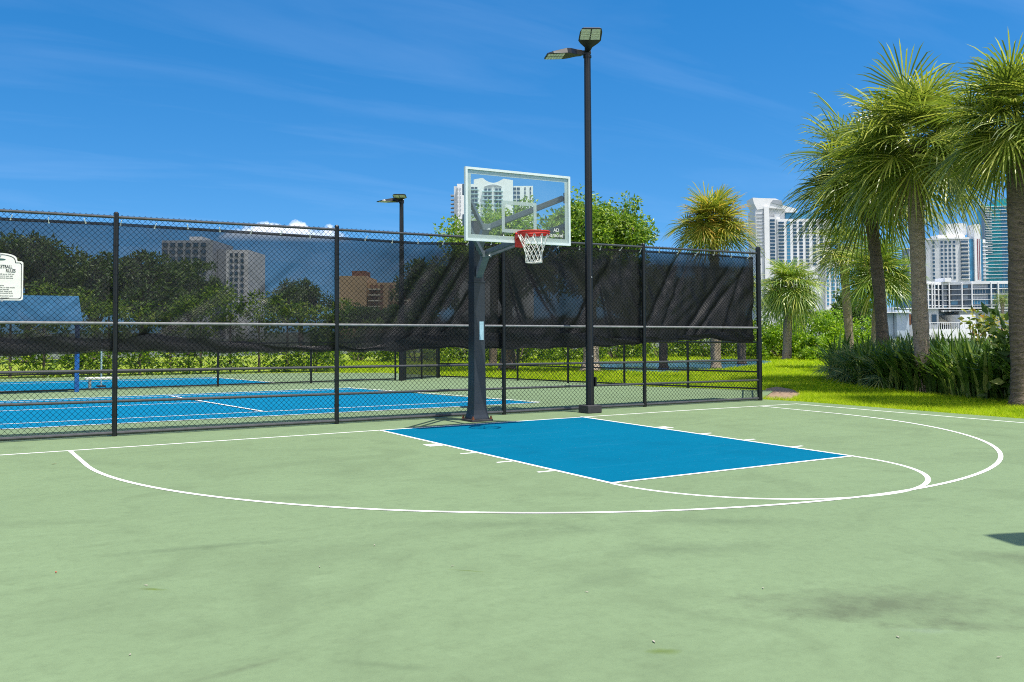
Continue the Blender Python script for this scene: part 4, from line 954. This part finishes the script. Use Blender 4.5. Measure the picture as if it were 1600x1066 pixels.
rr_ = random.Random(4); placed = []
tries = 0
while len(placed) < 175 and tries < 30000:
    tries += 1
    x, y = rr_.uniform(10.2, 16.5), rr_.uniform(-7, 6.4)
    if not inside(np.array([[x, y]]), bed)[0]: continue
    dmin = 0.32
    if any((x-a)**2+(y-b)**2 < dmin**2 for a, b in placed): continue
    # keep to the visible front 3 m of the bed
    front = np.interp(y, [-8, -4.5, -2.6, 0.5, 2.1, 4.2, 6.6], [10.2, 10.3, 10.6, 11.6, 12.3, 13.6, 15.8])
    if not (0.14 < x-front < 2.6): continue
    placed.append((x, y))
for i, (x, y) in enumerate(placed):
    pm = (y > 2.0 and rr_.random() < 0.6)
    if pm:
        t = thing('palmetto_plant', 'grey green fan leaved palmetto in the left end of the planting bed', 'plant', (x, y, -0.02), rr_.uniform(0, 6.28), 'palmettos in the planting bed')
        o = obj('foliage', pal_p[i % 2], None, t)
    else:
        t = thing('strap_leaf_plant', 'dark green strap leaved clump growing in the planting bed under the palms', 'plant', (x, y, -0.02), rr_.uniform(0, 6.28), 'strap leaf clumps in the planting bed')
        o = obj('foliage', protos[i % 4], None, t)
    sc_ = rr_.uniform(0.85, 1.15); o.scale = (sc_, sc_, sc_*rr_.uniform(0.92, 1.1))
p = spot(1536, 24); shrub('croton_shrub', 'yellow and orange variegated shrub behind the strap leaf bed', p.x, p.y, 0.62, 0.55, lift(488, 24), 401, 'croton', 26, 24, 0.20, rz=0.3)
p = spot(1588, 19); shrub('broad_leaf_shrub', 'dark glossy broad leaved shrub at the foot of the rightmost palm', p.x, p.y, 0.55, 0.5, lift(478, 19), 402, 'strap', 26, 26, 0.26)

# ------------------------------------------------------------------ buildings
class Bld:
    """a building laid out in metres from the picture scale at its own distance, facing the court"""
    def __init__(s, name, label, uc, D, turn=0.0, cat='building'):
        s.D = D; s.k = MPX(D); p = spot(uc, D); s.uc = uc; s.t = thing(name, label, cat, p, YAW+turn)
    def X(s, u): return (u-s.uc)*s.k
    def Z(s, v): return lift(v, s.D)
    def block(s, name, u0, u1, vt, y0, y1, mat='white', vb=None, parent=None):
        z1 = s.Z(vt); z0 = 0 if vb is None else s.Z(vb); m = MB(); m.box(((s.X(u0)+s.X(u1))/2, (y0+y1)/2, (z0+z1)/2), (s.X(u1)-s.X(u0), y1-y0, z1-z0)); return obj(name, m, mat, parent or s.t)
    def cols(s, name, us, vs, w, h, y, mat, depth=0.5):
        """the same opening repeated: one mesh, one object per opening"""
        m = MB(); m.box((0, 0, 0), (w*s.k, depth, h*s.k)); me = None
        for u in us:
            for v in vs:
                if me is None: o = obj(name, m, mat, s.t); me = o.data
                else: o = obj(name, me, None, s.t)
                o.location = (s.X(u), y, s.Z(v))
# slender condominium tower with the scooped roof, seen through the glass
b = Bld('apartment_tower', 'white apartment tower with a scooped roofline seen through the glass backboard', 775, 650)
fp = [(735.5, 560), (735.5, 287.5), (741, 287.5), (741, 280.5), (755, 278)]+[(755+33*i/8, 286-7.5*abs(i/4-1)**1.8) for i in range(1, 8)]+[(788, 279.5), (802.5, 282), (802.5, 560)]
m = MB(); m.prism([(b.X(u), max(0, b.Z(v))) for u, v in fp], 0, 16, lambda p_, q, t: (p_, t, q)); obj('wall', m, 'white', b.t)
b.block('wing', 803.2, 834, 290, 3, 16, 'white'); b.block('wing', 714.5, 735, 286.5, 2, 18, 'white'); b.block('side_wing', 709, 714, 289, 6, 20, 'white2')
fl = [294.5+6.6*i for i in range(7)]
b.cols('window', [739, 744.5], fl, 4.2, 4.2, -0.1, 'glassd'); b.cols('window', [759.5, 765.5, 776.5, 782], [v+2.5 for v in fl], 3.6, 4.0, -0.1, 'glassd')
b.cols('window', [805, 811], fl, 4.5, 4.0, 2.9, 'glassd'); b.cols('slit_window', [821.5, 830], fl, 1.8, 4.4, 2.9, 'glassd'); b.cols('slit_window', [715.8, 719.5], fl, 1.3, 3.6, 1.9, 'grey')
b.cols('balcony', [770.5], [v+5.2 for v in fl], 32, 1.6, -0.8, 'rail', 1.6); b.cols('balcony', [742], [v+2.6 for v in fl], 13, 1.2, -0.8, 'rail', 1.6); b.cols('balcony', [706.5], [303+6.6*i for i in range(6)], 6, 1.6, 9, 'grey', 6)
b.cols('pier', [771], [312], 2.0, 36, -0.9, 'white', 1.4)
m = MB(); m.prism([(b.X(757)+(b.X(785)-b.X(757))*i/12, b.Z(292.2-3.6*math.sin(PI*i/12))) for i in range(13)], -0.6, 0.2, lambda p_, q, t: (p_, t, q)); obj('arch_vent', m, 'grey', b.t)
# big tower right of the golden palm
b = Bld('apartment_tower', 'tall white apartment tower with a swooping crown behind the small lime palm', 1240, 700)
b.block('wall', 1183.5, 1196, 329, 2, 24, 'white2'); b.block('stair_wall', 1196.4, 1204, 325, 0.5, 22, 'white'); b.block('wing', 1204.4, 1216, 342, 1.0, 22, 'white2'); b.block('wing', 1216.4, 1300, 345, 0.0, 22, 'white')
b.block('lift_core', 1214, 1222, 336, 3, 18, 'white', 345); b.block('penthouse', 1205, 1232, 327, 6, 20, 'white', 345); b.block('penthouse_glass', 1232.5, 1290, 335, 5, 19, 'glassb', 345)
fp = [(1179, 311), (1193, 311.8), (1215, 312.5), (1225, 317), (1226, 323), (1247, 328.5), (1249, 334), (1232, 334), (1228, 329), (1204, 327), (1186, 330), (1181, 320)]
m = MB(); m.prism([(b.X(u), b.Z(v)) for u, v in fp], 1.5, 20, lambda p_, q, t: (p_, t, q)); obj('crown_wall', m, 'white', b.t)
fp = [(1207, 319), (1211, 314.5), (1224, 315.5), (1226, 324)]
m = MB(); m.prism([(b.X(u), b.Z(v)) for u, v in fp], 1.0, 1.5, lambda p_, q, t: (p_, t, q)); obj('crown_recess', m, 'grey', b.t)
fl = [351+5.45*i for i in range(13)]
b.cols('window', [1233.5], fl, 5.0, 4.2, -0.1, 'glassb'); b.cols('window', [1243.5, 1253, 1263, 1274, 1285], fl, 5.4, 3.2, -0.1, 'glassd')
b.cols('window', [1209], [v-4 for v in fl], 7.5, 3.2, 0.9, 'glassd'); b.cols('balcony', [1222], fl, 8.5, 2.8, -0.3, 'glassd', 0.8); b.cols('window', [1190], [v-14 for v in fl], 10, 1.5, 1.9, 'grey')
b.block('slim_wing', 1288, 1309, 395, -4, -1, 'white'); b.cols('wing_window', [1299], [425+6*i for i in range(10)], 5, 4.2, -4.1, 'glassb'); b.cols('wing_window', [1291, 1306], [425+6*i for i in range(10)], 3, 3.6, -4.1, 'glassb')
# curved tower right of the stout palm
b = Bld('apartment_tower', 'pale curved apartment tower with a red striped fin between the right hand palms', 1500, 680)
def curve(u): return 6*((u-1515)/55.0)**2
us = [1455, 1462, 1471, 1478.5, 1484.5, 1490.5, 1496.5, 1500, 1516]
fp = [(b.X(u), curve(u)*1.0) for u in us]+[(b.X(1516), 22), (b.X(1455), 22)]
m = MB(); m.prism(fp, 0, b.Z(376), lambda p_, q, t: (p_, q, t)); obj('wall', m, 'white2', b.t)
m = MB(); m.prism([(b.X(u), curve(u)-0.8) for u in us]+[(b.X(1516.5), 6), (b.X(1455), 12)], b.Z(378.2), b.Z(375.5), lambda p_, q, t: (p_, q, t)); obj('cornice', m, 'white', b.t)
b.block('upper_floor', 1474, 1516, 370, 6, 20, 'white', 376); b.block('upper_floor', 1489, 1521, 352, 8, 20, 'white2', 370); b.block('plant_room', 1505, 1519, 350.5, 10, 18, 'grey', 352)
b.block('fin', 1524, 1533.5, 355, -0.5, 10, 'white'); b.block('fin_stripe', 1528, 1529.3, 378, -0.7, -0.5, 'maroon', 442); b.block('fin_stripe', 1531, 1532, 378, -0.7, -0.5, 'maroon', 442)
b.block('glass_bay', 1516.3, 1523.7, 378, 1, 18, 'glassb'); b.block('glass_bay', 1533.8, 1540, 378, 2, 18, 'glassb'); b.block('wing', 1540.3, 1546, 378, 4, 18, 'white')
fl = [382.5+6.2*i for i in range(10)]
for u in (1465, 1476, 1481.5, 1487.5, 1493.5):
    b.cols('window', [u], fl, 3.0, 3.4, curve(u)-0.1, 'glassd')
b.cols('loggia', [1508.5], fl, 11, 3.0, -0.1, 'glassd', 0.9); b.cols('balcony', [1509], [v+2.4 for v in fl], 13, 1.0, -0.6, 'white', 1.6)
b.cols('balcony', [1543], [v+1 for v in fl], 8, 1.3, 3.0, 'white', 3)
b = Bld('office_tower', 'teal glass tower with white floor edges behind the rightmost palm trunk', 1575, 760, -0.25)
b.block('glass_wall', 1544, 1612, 324, 0, 26, 'teal'); b.block('roof_screen', 1562, 1612, 314, 4, 24, 'teal', 324); b.block('corner_fin', 1543, 1543.8, 322, -1, 8, 'grey')
fl = [327+5.35*i for i in range(23)]
b.cols('floor_slab', [1578], fl, 69, 0.8, -0.9, 'white', 2.0); b.cols('balcony_rail', [1549], [v+2.6 for v in fl[:14]], 9, 1.0, -1.4, 'white2', 1.6); b.cols('window_band', [1588], [v+2.7 for v in fl], 40, 3.0, -0.1, 'glassb', 0.4)
b = Bld('apartment_tower', 'small grey distant tower peeking between the yellow palm and the stout palm', 1431, 800)
b.block('wall', 1422, 1441, 392, 0, 15, 'grey'); b.cols('window', [1426, 1431, 1436], [398+5*i for i in range(9)], 2.6, 2.4, -0.1, 'glassd')
# low curved apartment block
b = Bld('apartment_block', 'long white five storey apartment block with glazed balconies between the palm trunks', 1515, 420)
pu = [1440, 1452, 1460, 1466.5, 1478, 1487, 1497, 1511, 1522, 1549, 1560, 1585, 1605]
def cv(u): return 9*math.exp(-((u-1490)/26.0)**2)
fp = [(b.X(u), cv(u)+1.5) for u in pu]+[(b.X(1605), 30), (b.X(1440), 30)]
m = MB(); m.prism(fp, 0, b.Z(448), lambda p_, q, t: (p_, q, t)); obj('wall', m, 'glassd', b.t)
for i, v in enumerate((444, 455.5, 464, 472.5, 481, 489.5)):
    m = MB(); th = 4.6 if i == 0 else 1.1
    m.prism([(b.X(u), cv(u)+0.2) for u in pu]+[(b.X(1605), 20), (b.X(1440), 20)], b.Z(v+th), b.Z(v), lambda p_, q, t: (p_, q, t)); obj('roof' if i == 0 else 'floor_slab', m, 'white', b.t)
for u in pu:
    m = MB(); m.box((b.X(u), cv(u)-0.1, b.Z(446)/2), (0.42, 0.7, b.Z(446))); obj('pier', m, 'white', b.t)
rb = random.Random(3)
for a, c in zip(pu[:-1], pu[1:]):
    for i, v in enumerate((450.8, 459.8, 468.2, 476.8, 485.3)):
        um = (a+c)/2; sl = math.atan2(cv(c)-cv(a), b.X(c)-b.X(a)); wd = b.X(c)-b.X(a)-0.8
        m = MB(); m.box((0, 0, 0), (wd*0.94, 0.12, 1.9)); o = obj('window', m, rb.choice(['glassd', 'glassb', 'glassd', 'grey']), b.t); o.location = (b.X(um), (cv(a)+cv(c))/2+1.36, b.Z(v)); o.rotation_euler = (0, 0, sl)
        if wd > 4:
            m = MB()
            for q in range(1, 6): m.box((wd*(q/6-0.5), -0.12, 0), (0.12, 0.08, 1.9))
            obj('mullion', m, 'white2', o)
b.block('roof_hut', 1487, 1497, 437.5, 6, 16, 'white', 444); b.block('roof_hut', 1498, 1507, 441, 8, 16, 'grey', 444)
# white villas on the far bank
b = Bld('villa', 'low white waterfront house with an orange door and cream awning behind the palm trunks', 1440, 140)
b.block('wall', 1412, 1466, 487.5, 0, 10, 'white'); b.block('garage_block', 1485, 1508, 497, -3, 8, 'white'); b.block('wing', 1466.5, 1484.5, 489, 3, 10, 'grey'); b.block('wing', 1508.5, 1600, 491, 2, 10, 'white2')
b.block('flat_roof', 1410, 1600, 485.8, -1.2, 11, 'white', 487.3); b.block('garage_block', 1392, 1411, 489, -2, 8, 'bgrey'); b.block('wing', 1326, 1391, 494, -1, 8, 'bgrey'); b.block('flat_roof', 1326, 1412, 492, -2.6, 9, 'white', 493.6)
b.block('door', 1413.5, 1422, 495.5, -0.25, -0.02, 'orange', 512); b.block('window', 1423, 1426, 495.5, -0.2, -0.02, 'glassd', 510); b.block('window', 1432, 1437, 495.5, -0.2, -0.02, 'glassd', 510); b.block('window', 1455, 1462, 496, -0.2, -0.02, 'glassd', 511)
m = MB(); m.add([(b.X(1467), 2.8, b.Z(497)), (b.X(1478), 2.8, b.Z(497)), (b.X(1484), -0.2, b.Z(511)), (b.X(1472), -0.2, b.Z(511)), (b.X(1467), 2.8, b.Z(498)), (b.X(1478), 2.8, b.Z(498)), (b.X(1484), -0.2, b.Z(512)), (b.X(1472), -0.2, b.Z(512))],
             [(0, 1, 2, 3), (7, 6, 5, 4), (0, 3, 7, 4), (1, 5, 6, 2), (2, 6, 7, 3), (0, 4, 5, 1)]); obj('awning', m, 'cream', b.t)
b.block('terrace_wall', 1418, 1530, 519, -4.5, -4.2, 'white'); b.block('terrace_rail', 1418, 1485, 508.5, -4.4, -4.3, 'white', 509.4)
for u in np.arange(1420, 1486, 3.2): b.block('terrace_baluster', u, u+0.5, 509.5, -4.4, -4.3, 'white', 519)
for u0, u1, vt in ((1346, 1360, 484), (1399, 1410, 484)):
    a_ = b.block('roof_unit', u0, u1, vt, 1, 3, 'white2', 491.5); b.block('grille', u0+1.5, u1-1.5, vt+1.6, 0.85, 0.98, 'glassd', 489, parent=a_)
# behind the windscreen, left
b = Bld('apartment_block', 'white apartment block with rows of dark windows seen through the windscreen', 320, 190)
b.block('wall', 252, 332, 374, 0, 14, 'grey'); b.block('wing', 355, 390, 390, -1, 12, 'white2'); b.block('wing', 332.5, 354.5, 386, 3, 12, 'grey'); b.block('roof_hut', 285, 305, 365, 4, 10, 'white2', 374)
b.cols('window', [258, 270, 282, 294, 306, 318], [381+11*i for i in range(8)], 7, 6, -0.1, 'glassd'); b.cols('window', [364, 372, 381], [398+9.5*i for i in range(10)], 4, 5, -1.1, 'glassd')
b = Bld('apartment_block', 'tan apartment block with a brown roof hut seen through the windscreen left of the hoop', 595, 170)
b.block('wall', 530, 572, 431, 0, 14, 'tan'); b.block('wing', 572.4, 664, 441, 1.5, 14, 'tan'); b.block('roof_hut', 544, 566, 421, 4, 10, 'roof', 431)
b.cols('window', [579, 586, 595, 610, 622, 632, 646, 656], [447+9*i for i in range(5)], 4.5, 4.6, 1.4, 'roof'); b.cols('balcony', [584, 628], [452+9*i for i in range(4)], 18, 1.6, 0.9, 'cream', 1.4)

# ------------------------------------------------------------------ litter on the court
def litter(label, x, y, s, mat, rz, cat='fallen leaf', name='fallen_leaf'):
    t = thing(name, label, cat, (x, y, 0.004), rz)
    m = MB(); pts = [(-1, 0, 0.0), (-0.5, 0.32, 0.10), (0.2, 0.36, 0.16), (1, 0.02, 0.08), (0.2, -0.32, 0.05), (-0.5, -0.28, 0.02)]
    n = len(pts); vs = [(p_[0]*s, p_[1]*s, p_[2]*s+0.002) for p_ in pts]+[(p_[0]*s, p_[1]*s, p_[2]*s) for p_ in pts]
    m.add(vs, [tuple(range(n)), tuple(reversed(range(n, 2*n)))]+[(i, n+i, n+(i+1) % n, (i+1) % n) for i in range(n)]); obj('blade', m, mat, t)
    m = MB(); m.tube([(-s, 0, 0.003), (-1.6*s, 0.1*s, 0.004)], 0.0012, 5); obj('stalk', m, mat, t)
for (u, v, s_, mt, lb) in ((92, 889, 0.016, 'petal', 'small red petal lying on the green court at the left'), (86, 722, 0.03, 'drygrass', 'brown dry leaf near the left end of the three point line'), (1016, 1000, 0.018, 'litter', 'pale crumb of litter beside a yellow green smear near the camera'),
                           (1393, 995, 0.016, 'litter', 'pale scrap of litter on the dark stain'), (1548, 1027, 0.014, 'litter', 'white scrap of litter nearest the right corner of the court'), (208, 1016, 0.011, 'litter', 'white fleck of litter nearest the left corner of the court'),
                           (500, 883, 0.012, 'litter', 'tiny white fleck left of the thin olive smear'), (232, 910, 0.016, 'litter', 'pale scrap at the tip of a short olive smear'), (705, 883, 0.014, 'litter', 'pale scrap at the tip of a long thin olive smear'),
                           (585, 850, 0.014, 'litter', 'thin pale sliver lying below the three point line'), (914, 924, 0.012, 'litter', 'white fleck of litter in the middle foreground'), (1186, 919, 0.012, 'litter', 'white fleck of litter left of the large dark stain')):
    x, y = gpt(u, v); litter(lb, x, y, s_*0.8, mt, u*0.7)
